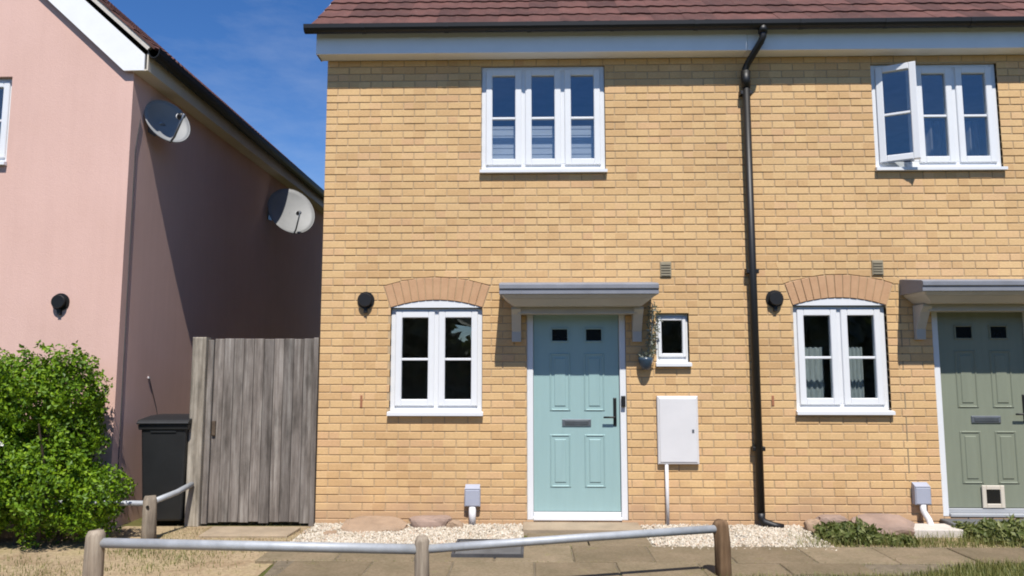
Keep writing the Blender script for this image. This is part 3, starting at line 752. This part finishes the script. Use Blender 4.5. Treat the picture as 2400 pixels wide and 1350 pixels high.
# ------------------------------------------------------------------ leaves
def leaf_cloud(name, mat, pts, size, par, rng, outward=None, elong=1.7, flat=.0):
    mb = MB()
    for i, p in enumerate(pts):
        p = Vector(p); n = Vector((rng.gauss(0, 1), rng.gauss(0, 1), rng.gauss(0, 1) + flat))
        if outward: n += outward[i] * 1.3
        n.normalize(); u = n.orthogonal().normalized(); u.rotate(Matrix.Rotation(rng.uniform(0, 6.28), 3, n)); v_ = n.cross(u)
        s_ = size * rng.uniform(.45, 1.5); l_ = s_ * elong
        a = p; b = p + u * l_ * .5 + v_ * s_ * .5 + n * s_ * .12; c = p + u * l_ - n * s_ * .1; d = p + u * l_ * .5 - v_ * s_ * .5 + n * s_ * .12
        mb.add([a, b, c, d], [(0, 1, 2), (0, 2, 3)])
    m_ = bpy.data.meshes.new(name); m_.from_pydata(mb.v, [], mb.f); m_.materials.append(M[mat]); m_.update()
    return link(name, m_, par)
def blob_points(blobs, n, rng, shell=.5, gaps=False):
    tot = [b[3] * b[4] + b[4] * b[5] + b[3] * b[5] for b in blobs]; out = []; nr = []
    while len(out) < n:
        b = rng.choices(blobs, tot)[0]
        d = Vector((rng.gauss(0, 1), rng.gauss(0, 1), rng.gauss(0, 1))).normalized()
        lump = 1 + .10 * math.sin(d.x * 7 + b[0] * 9) * math.sin(d.z * 8 + b[2] * 5) + .07 * math.sin(d.x * 15 + d.z * 13 + d.y * 11)
        r_ = (1 - shell * rng.random() ** 2) * lump + (rng.random() < .06) * rng.uniform(0, .10)
        p = Vector((b[0] + d.x * b[3] * r_, b[1] + d.y * b[4] * r_, b[2] + d.z * b[5] * r_))
        if p.z < .02: continue
        if gaps and r_ > .80 and math.sin(p.x * 13.1 + p.z * 5) * math.sin(p.z * 14.3 - p.x * 4 + 1) + .5 * math.sin(p.y * 11 + p.x * 27 + p.z * 23) < -.02: continue
        if any(((p.x - q[0]) / q[3]) ** 2 + ((p.y - q[1]) / q[4]) ** 2 + ((p.z - q[2]) / q[5]) ** 2 < .35 for q in blobs): continue
        out.append(p); nr.append(d)
    return out, nr
rh = random.Random(21)
hedge = thing('hedge', 'bright green leafy hedge in front of the pink house', 'hedge', (-4.3, -.75, 0))
HB = [(-5.4, -.72, 1.15, .45, .48, .50), (-4.85, -.70, 1.22, .42, .46, .47), (-4.33, -.70, 1.28, .34, .42, .43), (-4.02, -.66, 1.30, .26, .36, .38), (-5.1, -.78, .62, .5, .50, .55), (-4.5, -.82, .62, .42, .46, .5),
      (-4.05, -.82, .50, .40, .46, .46), (-3.72, -.74, .38, .30, .36, .34), (-3.95, -.62, .95, .20, .34, .34), (-6.0, -.7, .9, .5, .5, .75)]
HB = [(b[0] + 4.22, b[1] + .75, b[2], b[3], b[4], b[5]) for b in HB]
pts, nrm = blob_points(HB, 46000, rh, .5, True)
leaf_cloud('foliage', 'leaf', pts, .022, hedge, rh, nrm, 1.6)
pts, nrm = blob_points([(b[0], b[1], b[2], b[3] * .76, b[4] * .76, b[5] * .76) for b in HB], 18000, rh, .35)
leaf_cloud('inner_foliage', 'leaf', pts, .026, hedge, rh, nrm, 1.5)
st = MB()
for i in range(16):
    x = rh.uniform(-1.5, .35); y = rh.uniform(-.2, .2)
    st.tube([(x, y, -.02), (x + rh.uniform(-.1, .1), y + rh.uniform(-.1, .1), .5), (x + rh.uniform(-.25, .1), y + rh.uniform(-.2, .2), 1.05)], [.022, .015, .006], 6)
st.build('stem', 'bark', hedge)
fl = MB()
for (px, pz) in ((-.62, .92), (-.52, .89), (-.30, .93), (-.12, .96), (.02, .90), (-.75, .25), (-.68, .3), (-.2, 1.05), (-.9, .95)):
    for k in range(5):
        an = k * 1.257; c = Vector((px + rh.uniform(-.02, .02), -.47 + rh.uniform(-.04, .02), pz)); fl.quad(c, c + Vector((.014 * math.cos(an), -.006, .014 * math.sin(an))), c + Vector((.019 * math.cos(an + .6), -.004, .019 * math.sin(an + .6))), c + Vector((.014 * math.cos(an + 1.2), -.006, .014 * math.sin(an + 1.2))))
fl.build('flower', 'petal', hedge)

# ------------------------------------------------------------------ pink house
PX, PY, PZ = -3.94, -.22, 4.45              # right corner, front face, eaves
pk = thing('rendered_house', 'pink rendered house with a white bargeboard at the left edge', 'house', (PX, PY, 0))
def L_(x, y, z): return (x - PX, y - PY, z)
sl = R(41.5); PW = 7.6; xr = -PW / 2; zr2 = PZ + PW / 2 * math.tan(sl); PD = 10.5
wn = (-2.0, -1.23, 3.50, 4.42)              # first floor window opening (local x)
f = MB()
def gz(x): return PZ + (-x if x > xr else PW + x) * math.tan(sl)
f.quad((wn[1], 0, -.1), (0, 0, -.1), (0, 0, PZ), (wn[1], 0, gz(wn[1])))
f.quad((wn[0], 0, -.1), (wn[1], 0, -.1), (wn[1], 0, wn[2]), (wn[0], 0, wn[2])); f.quad((wn[0], 0, wn[3]), (wn[1], 0, wn[3]), (wn[1], 0, gz(wn[1])), (wn[0], 0, gz(wn[0])))
f.add([(-PW, 0, -.1), (wn[0], 0, -.1), (wn[0], 0, gz(wn[0])), (xr, 0, zr2), (-PW, 0, PZ)], [(0, 1, 2, 3, 4)])
for (p_, q_) in (((wn[0], wn[2]), (wn[0], wn[3])), ((wn[1], wn[2]), (wn[1], wn[3])), ((wn[0], wn[2]), (wn[1], wn[2])), ((wn[0], wn[3]), (wn[1], wn[3]))):
    f.quad((p_[0], 0, p_[1]), (q_[0], 0, q_[1]), (q_[0], .12, q_[1]), (p_[0], .12, p_[1]))
f.quad((0, 0, -.1), (0, PD, -.1), (0, PD, PZ), (0, 0, PZ)); f.quad((-PW, 0, -.1), (-PW, PD, -.1), (-PW, PD, PZ), (-PW, 0, PZ))
f.add([(-PW, PD, -.1), (0, PD, -.1), (0, PD, PZ), (xr, PD, zr2), (-PW, PD, PZ)], [(0, 1, 2, 3, 4)])
f.build('wall', 'pink', pk)
MB().box(wn[0] - .3, wn[1] + .3, .5, .6, 2.8, 5).build('interior', 'room', pk)
window(pk, wn, 2, .05)
flue(pk, *(-4.525 - PX, 2.148), 0.0)
# bargeboard on the gable, local coordinates
dx, dz = -math.cos(sl), math.sin(sl)
def along(s_, n_): return (.10 + dx * s_ + math.sin(sl) * n_, PZ + .10 + dz * s_ + math.cos(sl) * n_)
foot = (.13, PZ + .0)
b = MB().prism_y([foot, (.13, PZ + .165), along(5.6, .105), along(5.6, -.095), (-.075, PZ + .0)], -.055, -.03); b.build('bargeboard', 'whitepaint', pk)
MB().prism_y([along(.05, -.125), along(.05, -.11), along(5.6, -.11), along(5.6, -.125)], -.03, -.002).build('verge_soffit', 'slate', pk)
MB().prism_y([(.0, PZ), (.115, PZ), (.115, PZ + .15), (.0, PZ + .15)], -.03, -.002).build('box_end', 'cream', pk)
MB().bbox(.150, .166, -.05, PD, PZ - .0, PZ + .175, .002).build('fascia', 'cream', pk)
MB().box(.002, .150, -.05, PD, PZ - .002, PZ + .012).build('soffit', 'cream', pk)
g = MB(); out = [(.226 + .060 * math.cos(math.pi * i / 8), PZ + .225 - .105 * math.sin(math.pi * i / 8) ** .7) for i in range(9)]; inn = [(.226 + .054 * math.cos(math.pi * i / 8), PZ + .225 - .098 * math.sin(math.pi * i / 8) ** .7) for i in range(9)]
po = out + inn[::-1]; n = len(po)
g.add([(x, -.07, z) for x, z in po] + [(x, PD, z) for x, z in po], [(i, (i + 1) % n, (i + 1) % n + n, i + n) for i in range(n)] + [tuple(range(n))])
g.build('gutter', 'black', pk)
rf = part('roof', pk)
ex, ez = .235, PZ + .205
sd_ = Vector((dx, 0, dz)); rows = int((PW / 2 + .24) / math.cos(sl) / .3) + 1
k_ = MB(); T = sd_ * (rows * .3)
k_.quad((ex - .02, -.06, ez - .02), (ex - .02, PD, ez - .02), (ex + T.x, PD, ez + T.z - .02), (ex + T.x, -.06, ez + T.z - .02)); k_.quad((-PW - .24, -.06, ez - .02), (-PW - .24, PD, ez - .02), (ex + T.x, PD, ez + T.z - .02), (ex + T.x, -.06, ez + T.z - .02)); k_.build('roof_deck', 'slate', rf)
rest_t = MB(); base = [tuple(v_.co) for v_ in TM.vertices]; faces = [tuple(q.vertices) for q in TM.polygons]
cnt = 0
for i in range(int(PD / .3) + 1):
    for j in range(rows):
        q = sd_ * (j * .3)
        Mx = Matrix.Translation((ex + q.x, -.085 + i * .30, ez + q.z)) @ Matrix(((0, dx, math.sin(sl), 0), (1, 0, 0, 0), (0, dz, math.cos(sl), 0), (0, 0, 0, 1)))
        if cnt < 200: o = link('tile', TM, rf); o.matrix_local = Mx; cnt += 1
        else: rest_t.add([tuple(Mx @ Vector(c)) for c in base], faces)
tag(rest_t.build('tile_rows', 'tile', rf), kind='stuff')
MB().prism_y([along(.02, .118), along(.02, .165), along(5.6, .165), along(5.6, .118)], -.075, -.03).build('verge_mortar', 'slabwhite', rf)
MB().tube([(.004, .59, 1.42), (.012, .60, 1.40), (.006, .78, 1.1), (.006, .92, .75)], .003, 6).build('cable', 'slate', pk)
MB().bbox(.002, .014, .575, .60, 1.405, 1.425).build('cable_clip', 'upvc', pk)
MB().tube([(.006, .16, 4.02), (.005, .10, 3.7), (.005, .10, 2.2), (.005, .11, .25)], .0045, 6).build('dish_cable', 'slate', pk)

# ------------------------------------------------------------------ satellite dishes
def dish(loc, rz, label, size=.29, off=.2, mat='silver'):
    t = thing('satellite_dish', label, 'satellite dish', loc, group='satellite dishes under the pink house eaves')
    # local frame: wall is the plane x=0, dish stands off towards +x and looks along its own axis
    cx = Vector((off, 0, 0)); ax = Vector((math.sin(rz), -math.cos(rz), .42)).normalized()
    u = ax.cross(Vector((0, 0, 1))).normalized(); v_ = u.cross(ax).normalized()
    mb = MB(); nr, ns = 7, 32; vs = [cx - ax * .075]
    for i in range(1, nr + 1):
        for k in range(ns):
            an = 2 * math.pi * k / ns; r_ = i / nr
            vs.append(cx + (u * math.cos(an) * .94 + v_ * math.sin(an) * 1.06) * size * r_ - ax * .075 * (1 - r_ * r_))
    fs = [(0, 1 + k, 1 + (k + 1) % ns) for k in range(ns)]
    for i in range(nr - 1):
        for k in range(ns): fs.append((1 + i * ns + k, 1 + (i + 1) * ns + k, 1 + (i + 1) * ns + (k + 1) % ns, 1 + i * ns + (k + 1) % ns))
    mb.add(vs, fs); o = mb.build('reflector', mat, t, True); sm = o.modifiers.new('thick', 'SOLIDIFY'); sm.thickness = .006
    rim = MB().tube([cx + (u * math.cos(k / 32 * 6.2832) * .94 + v_ * math.sin(k / 32 * 6.2832) * 1.06) * size for k in range(33)], .008, 6, False); rim.build('rim', mat, t, True)
    low = cx - v_ * size * 1.04; tip = cx - v_ * size * .62 + ax * .34
    MB().tube([low - ax * .02, low + ax * .08, tip], .012, 8).build('feed_arm', 'metalgrey', t, True)
    MB().tube([tip - ax * .03 + v_ * .0, tip + v_ * .03 - ax * .09], [.028, .034], 12).build('receiver', 'black', t, True)
    MB().tube([tip - ax * .10 + v_ * .035, tip - ax * .11 + v_ * .038], [.036, .030], 12).build('receiver_cap', 'upvc', t, True)
    MB().tube([cx - ax * .085, (.10, .0, -.02), (.012, .0, -.05)], .02, 8).build('wall_arm', 'metalgrey', t, True)
    MB().box(.001, .012, -.07, .07, -.14, .06).build('wall_plate', 'metalgrey', t)
    return t
dish((PX, .17, 4.08), R(50), 'nearer grey satellite dish close to the pink house corner', .245, .17, 'dishgrey')
dish((PX, 3.72, 3.89), R(36), 'farther pale satellite dish beside the yellow house edge', .375, .34, 'dishgrey')

# ------------------------------------------------------------------ garden gate
gate = thing('garden_gate', 'weathered grey vertical board gate between the two houses', 'gate', (-2.6, 0, 0))
rg = random.Random(9)
po_ = MB().bbox(-.70 + .0, -.565, -.055, .07, 0, 1.815, .01); po_.build('gate_post', 'gatepost', gate)
MB().bbox(-.56, -.505, -.012, .045, .02, 1.79, .006).build('gate_stile', 'gatewood', gate)
xs = -.50; nb = 10; bw = .985 / nb
for i in range(nb):
    wv = bw - .0035
    zt = 1.80 + rg.uniform(-.003, .003); yb_ = .01 + rg.uniform(-.003, .003)
    MB().bbox(xs + i * bw, xs + i * bw + wv, yb_, yb_ + .02, .035 + rg.uniform(-.01, .012), zt, .004).build('board', 'gatewood', gate)
for zz in (.25, .95, 1.62): MB().box(-.50, .48, .0375, .075, zz, zz + .09).build('cross_rail', 'gatewood', gate)
MB().bbox(.487, .535, -.02, .05, .0, 1.81, .006).build('closing_post', 'gatewood', gate)
MB().bbox(-.49, -.455, -.014, .002, .86, 1.0, .004).build('latch', 'bark', gate)

# ------------------------------------------------------------------ wheelie bin
bn = thing('wheelie_bin', 'black wheelie bin beside the gate post', 'wheelie bin', (-3.52, .12, 0), R(4))
def taper(mb, w0, d0, w1, d1, z0, z1):
    return mb.add([(-w0, -d0, z0), (w0, -d0, z0), (w0, d0, z0), (-w0, d0, z0), (-w1, -d1, z1), (w1, -d1, z1), (w1, d1, z1), (-w1, d1, z1)], [(0, 3, 2, 1), (4, 5, 6, 7), (0, 1, 5, 4), (1, 2, 6, 5), (2, 3, 7, 6), (3, 0, 4, 7)])
taper(MB(), .185, .20, .215, .255, .06, .955).build('bin_body', 'binplastic', bn, bevel=.02)
taper(MB(), .232, .27, .236, .275, .925, .975).build('bin_rim', 'binplastic', bn, bevel=.008)
lid = MB().prism_x([(-.295, .978), (-.295, .995), (-.26, 1.02), (.0, 1.045), (.25, 1.045), (.27, .978)], -.243, .243); lid.build('bin_lid', 'binplastic', bn, bevel=.012)
MB().tube([(-.17, .30, 1.0), (.17, .30, 1.0)], .016, 8).build('bin_handle', 'binplastic', bn, True)
for sx in (-1, 1): MB().tube([(sx * .20, .20, .10), (sx * .245, .20, .10)], .10, 20).build('wheel', 'black', bn)
MB().tube([(-.22, .20, .10), (.22, .20, .10)], .012, 8).build('axle', 'steel', bn)
MB().box(-.12, .12, -.262, -.248, .90, .915).build('lid_lip', 'binplastic', bn)

# ------------------------------------------------------------------ knee rail fences
def wood_post(par, x, y, h, r_, mat, rng, lean=(0, 0), seg=10):
    mb = MB(); zs_ = [-.1, .1, h * .6, h - .035, h - .004]; rr = [r_ * 1.02, r_, r_ * .97, r_ * .95, r_ * .72]
    mb.tube([(x + lean[0] * max(z, 0), y + lean[1] * max(z, 0), z) for z in zs_], rr, seg)
    mb.v = [(a_ + rng.uniform(-.004, .004), b_ + rng.uniform(-.004, .004), c_ + (rng.uniform(-.006, .006) if c_ > .2 else 0)) for a_, b_, c_ in mb.v]
    return mb.build('post', mat, par, True)
rk = random.Random(14)
kr = thing('knee_rail', 'low fence of wooden posts and galvanised rail along the path', 'fence', (-.7, -2.25, 0))
Lk = lambda x, y, z: (x + .7, y + 2.25, z)
for (x, y, h, r_, mt, ln) in ((-2.94, -2.15, .42, .066, 'postwood', (0, 0)), (-.705, -2.25, .415, .05, 'postwood', (.0, 0)), (1.40, -1.70, .415, .060, 'brownpost', (-.03, 0))):
    a_ = Lk(x, y, 0); wood_post(kr, a_[0], a_[1], h, r_, mt, rk, ln)
MB().tube([Lk(-2.90, -2.15, .335), Lk(-1.8, -2.20, .331), Lk(-.70, -2.25, .328)], .033, 14).build('rail', 'steel', kr, True)
MB().tube([Lk(-.70, -2.25, .328), Lk(.3, -1.99, .345), Lk(1.38, -1.70, .355)], .028, 14).build('rail', 'steel', kr, True)
kb = thing('knee_rail', 'short low rail from the hedge to the gate post, past the bin', 'fence', (-3.33, -.66, 0))
wood_post(kb, 0, 0, .395, .062, 'postwood', rk)
MB().tube([(.0, 0, .33), (-.6, .02, .33), (-1.2, .04, .33)], .024, 10).build('rail', 'steel', kb, True)
MB().tube([(0, 0, .335), (.07, .35, .37), (.095, .59, .405)], .026, 10).build('rail', 'steel', kb, True)
MB().tube([(.01, -.066, .31), (.01, -.058, .31)], .014, 8).build('bolt', 'black', kb)

# ------------------------------------------------------------------ doorsteps, slabs, stones
MB().box(-.06, 1.03, -.33, -.002, -.05, .058).build('doorstep', 'step', None, bevel=.008)
tag(bpy.data.objects['doorstep'], 'tan concrete doorstep below the teal door', 'doorstep')
o = MB().box(3.86, 5.0, -.22, -.002, -.05, .105).build('doorstep', 'cover', None, bevel=.01); tag(o, 'grey doorstep below the sage green door', 'doorstep')
cv = thing('inspection_cover', 'square grey inspection cover set in the gravel by the path', 'cover', (-.33, -1.0, 0))
MB().box(-.265, .265, -.24, .24, -.02, .052).build('cover_plate', 'cover', cv, bevel=.006)
fr_ = MB()
for q in ((-.285, -.266, -.262, .262), (.266, .285, -.262, .262), (-.266, .266, -.262, -.242), (-.266, .266, .242, .262)): fr_.box(q[0], q[1], q[2], q[3], -.02, .060)
fr_.build('cover_frame', 'slate', cv)
def stone(label, x, y, sx, sy, sz, mat, seed, rot=0, name='stone', cat='stone', tilt=0):
    rr = random.Random(seed); bm = bmesh.new(); bmesh.ops.create_icosphere(bm, subdivisions=3, radius=1)
    for v_ in bm.verts:
        c = v_.co.copy(); c = Vector((math.copysign(abs(c.x) ** .6, c.x), math.copysign(abs(c.y) ** .6, c.y), math.copysign(abs(c.z) ** .7, c.z)))
        k = 1 + .12 * math.sin(c.x * 3.1 + seed) * math.cos(c.z * 2.7 + seed * 2) + .07 * math.sin(c.y * 7 + c.x * 5 + seed) + rr.uniform(-.02, .02)
        v_.co = Vector((c.x * sx * k, c.y * sy * k, c.z * sz * k))
    me = bpy.data.meshes.new(name); bm.to_mesh(me); bm.free(); me.materials.append(M[mat])
    o = link(name, me); o.location = (x, y, sz * .75); o.rotation_euler = (tilt, 0, rot); return tag(o, label, cat, 'loose stones along the house fronts')
stone('wide flat brown stone lying against the wall left of the window', -1.43, -.20, .30, .17, .055, 'stone1', 3, .05, tilt=.25)
stone('pinkish stone against the wall beneath the left window', -.93, -.10, .20, .08, .075, 'stone2', 5, .1)
stone('small orange-brown stone left of the grey cable box by the teal door', -.70, -.12, .075, .06, .05, 'stone1', 8)
stone('small dark stone left of the flat brown stone', -1.80, -.42, .055, .05, .03, 'stone1', 12)
stone('pale stone by the wall behind the weeds, right of the drainpipe', 2.83, -.10, .16, .08, .085, 'stone2', 15, .1)
stone('small brown stone nearest the drainpipe', 2.60, -.20, .07, .06, .075, 'stone1', 18)
stone('big flat reddish stone left of the pale concrete slab', 3.25, -.20, .26, .17, .08, 'stone2', 22, -.1, tilt=.3)
stone('thin dark slate piece on the gravel right of the brown post', 1.88, -.46, .11, .045, .018, 'slate', 25, -.3)  # thin flat dark shape laid right of the post
o = MB().box(3.44, 3.88, -.36, -.08, -.03, .075).build('concrete_slab', 'slabwhite', None, bevel=.008); tag(o, 'pale concrete slab under the bent white duct', 'slab')

# ------------------------------------------------------------------ gravel
def gravel(name, regions, n, label, seed):
    rr = random.Random(seed); mb = MB()
    octa = [(1, 0, 0), (-1, 0, 0), (0, 1, 0), (0, -1, 0), (0, 0, 1), (0, 0, -1)]; fo = [(0, 2, 4), (2, 1, 4), (1, 3, 4), (3, 0, 4), (2, 0, 5), (1, 2, 5), (3, 1, 5), (0, 3, 5)]
    tot = [(r[1] - r[0]) * (r[3] - r[2]) for r in regions]
    for _ in range(n):
        r = rr.choices(regions, tot)[0]
        x = rr.uniform(r[0], r[1]); y = rr.uniform(r[2], r[3])
        if x < r[0] + .12 and rr.random() < .5: continue
        if y < r[2] + .05: y -= rr.random() ** 3 * .16
        s_ = rr.uniform(.007, .017); h = .018 + .012 * rr.random() + .02 * max(0, y + .5)
        rot = Euler((rr.uniform(0, 6), rr.uniform(0, 6), rr.uniform(0, 6))).to_matrix(); sc = (s_ * rr.uniform(.8, 1.4), s_, s_ * rr.uniform(.5, .9))
        mb.add([tuple(Vector((x, y, h)) + rot @ Vector((c[0] * sc[0], c[1] * sc[1], c[2] * sc[2]))) for c in octa], fo)
    m_ = bpy.data.meshes.new(name); m_.from_pydata(mb.v, [], mb.f); m_.materials.append(M['pebble']); m_.update()
    o = link(name, m_); return tag(o, label, 'gravel', kind='stuff')
for i, q in enumerate(((-2.05, -.05, -.855, -.0), (1.04, 2.55, -.83, -.0))):
    tag(MB().box(q[0], q[1], q[2], q[3], -.03, .015).build('gravel_bed', 'gravelbed'), kind='structure')
gravel('gravel', [(-2.05, -.06, -.85, -.02)], 9000, 'cream gravel between the wall and the path, left of the doorstep', 4)
gravel('gravel', [(1.05, 2.55, -.83, -.02)], 7000, 'cream gravel between the wall and the path, right of the doorstep', 6)

# ------------------------------------------------------------------ weeds and grass
def weed(label, x, y, rx, ry, h, n, seed, mat='weed', size=.02):
    rr = random.Random(seed); t = thing('weed_clump', label, 'weeds', (x, y, 0), group='weed clumps in front of the green door house')
    pts, nr = blob_points([(0, 0, h * .35, rx, ry, h * .65), (rx * .45, 0, h * .25, rx * .6, ry * .8, h * .5), (-rx * .5, 0, h * .3, rx * .55, ry * .8, h * .55)], n, rr, .8)
    leaf_cloud('foliage', mat, pts, size, t, rr, nr, 2.2)
    s_ = MB()
    for i in range(14):
        a_, b_ = rr.uniform(-rx, rx) * .7, rr.uniform(-ry, ry) * .6; s_.tube([(a_ * .6, b_ * .6, 0), (a_, b_, h * .5), (a_ * 1.15, b_ * 1.1, h * rr.uniform(.7, 1.1))], [.005, .004, .002], 5)
    s_.build('stem', 'weed', t)
weed('low straggly weed clump on the gravel right of the drainpipe', 2.80, -.50, .27, .22, .16, 1000, 31, 'weed', .024)
weed('smallest weed clump, in front of the big reddish stone', 3.18, -.62, .13, .12, .07, 330, 33)
weed('dense dark green weed clump below the sage green door', 4.24, -.48, .36, .24, .17, 1500, 35, 'weed', .026)
weed('little weed tuft between the bent white duct and the green door frame', 3.93, -.28, .09, .06, .12, 300, 36)
def grass(name, label, n, fn, hmin, hmax, seed, mat):
    rr = random.Random(seed); mb = MB()
    for _ in range(n):
        x, y, z = fn(rr); h = rr.uniform(hmin, hmax); an = rr.uniform(0, 6.28); dx_, dy_ = math.cos(an), math.sin(an); wd = rr.uniform(.0015, .003); ln = h * rr.uniform(.1, .8)
        mb.add([(x - dy_ * wd, y + dx_ * wd, z), (x + dy_ * wd, y - dx_ * wd, z), (x + dx_ * ln * .4 + dy_ * wd * .7, y + dy_ * ln * .4 - dx_ * wd * .7, z + h * .6), (x + dx_ * ln * .4 - dy_ * wd * .7, y + dy_ * ln * .4 + dx_ * wd * .7, z + h * .6), (x + dx_ * ln, y + dy_ * ln, z + h)], [(0, 1, 2, 3), (3, 2, 4)])
    m_ = bpy.data.meshes.new(name); m_.from_pydata(mb.v, [], mb.f); m_.materials.append(M[mat]); m_.update()
    return tag(link(name, m_), label, 'grass', kind='stuff')
def vf(r):
    x = r.uniform(1.05, 6.5); top = edge(x) - .02
    return x, top - r.random() ** 1.3 * .9 - (r.random() * .1 if x < 2.9 else 0), .02
grass('grass', 'green mown grass on the verge along the path edge', 16000, vf, .03, .085, 41, 'grass')
def lf(r):
    c = r.choice(((-4.1, -1.45, .35), (-3.55, -1.75, .25), (-2.75, -1.2, .2), (-2.9, -1.5, .3), (-3.2, -1.05, .16), (-3.9, -1.9, .4)))
    x, y = r.gauss(c[0], c[2]), r.gauss(c[1], c[2] * .6)
    return x, min(y, -.85), 0.0
grass('grass', 'sparse mixed grass on bare soil in front of the hedge', 2600, lf, .015, .05, 43, 'grass')
def df(r):
    return r.uniform(-3.35, -2.0), -.10 - r.random() * .95, 0.0
grass('dry_grass', 'dry straw-coloured grass below the gate', 2600, df, .012, .04, 44, 'drygrass')

# ------------------------------------------------------------------ hanging pot by the teal door
hp = thing('hanging_plant', 'silvery green sprigs hanging with a dark blue pot right of the teal door canopy', 'hanging plant', (1.155, -.06, 1.5))
MB().tube([(0.02, .055, .64), (.02, 0, .655), (.04, -.03, .63), (.03, -.03, .3), (.0, 0, .13)], .004, 6).build('wire_hanger', 'metalgrey', hp)
MB().tube([(-.03, 0, -.005), (-.03, 0, .03), (-.03, 0, .09), (-.03, 0, .115), (-.03, 0, .105)], [.035, .055, .072, .07, .055], 16).build('pot', 'bluepot', hp, True)
pts, nr = blob_points([(.05, -.01, .47, .065, .05, .17), (.03, 0, .26, .05, .04, .12)], 420, random.Random(51), .9)
leaf_cloud('foliage', 'silverleaf', pts, .014, hp, random.Random(52), nr, 2.2)
pts, nr = blob_points([(-.03, 0, .13, .07, .05, .05)], 160, random.Random(53), .9)
leaf_cloud('sprig', 'silverleaf', pts, .012, hp, random.Random(54), nr, 2.2)

# ------------------------------------------------------------------ unseen trees added behind the camera to darken the ground floor panes
rw = random.Random(61)
added_trees = []
for i in range(26): added_trees.append((-42 + i * 3.3 + rw.uniform(-.8, .8), -24 + rw.uniform(-1.5, 1.5), rw.uniform(2.2, 3.2), rw.uniform(2.0, 2.8), rw.uniform(1.6, 2.4), rw.uniform(2.6, 3.6)))
added_trees = [(b[0], b[1], (1.0 if abs(b[0] + 2.9) < 2.6 else b[2]), b[3], b[4], (1.5 if abs(b[0] + 2.9) < 2.6 else b[5])) for b in added_trees]  # dip shaped so one ground floor pane mirrors sky
pts, nr = blob_points(added_trees, 26000, rw, .35)
o = leaf_cloud('wood', 'woodleaf', pts, .62, None, rw, nr, 1.5); tag(o, 'dense line of trees across the road behind the viewpoint', 'wood', kind='stuff')

fs_ = MB().prism_z([(-2.95, -.52), (-2.16, -.50), (-2.14, -.16), (-2.98, -.14)], -.04, .030).build('flagstone', 'step', None, bevel=.008); tag(fs_, 'worn tan flagstone on the ground below the gate', 'flagstone')

rj = random.Random(71)
def jf(r):
    j = r.randrange(3); y = -.858 - j * .52 + r.gauss(0, .006)
    if r.random() < .5: x = r.uniform(-2.1, 5)
    else: x = -2.13 + r.randrange(11) * .62 + (j % 2) * .31 + r.gauss(0, .006); y = -.858 - j * .52 - r.random() * .5
    x += .03 * math.sin(y * 40)
    return x, max(y, edge(x)), .026
grass('joint_weeds', 'tiny grass sprigs growing in the paving joints', 1500, jf, .006, .022, 72, 'grass')

def wf(r):
    c = r.choice(((2.72, -.55, .18), (2.95, -.6, .13), (3.2, -.66, .14), (3.45, -.6, .16), (4.0, -.55, .2), (4.35, -.6, .25), (3.75, -.7, .2), (2.5, -.75, .15)))
    return r.gauss(c[0], c[2]), min(-.08, max(-.86, r.gauss(c[1], .09))), .006
grass('grass', 'scruffy grass tufts among the weeds right of the drainpipe', 2600, wf, .02, .11, 73, 'grass')
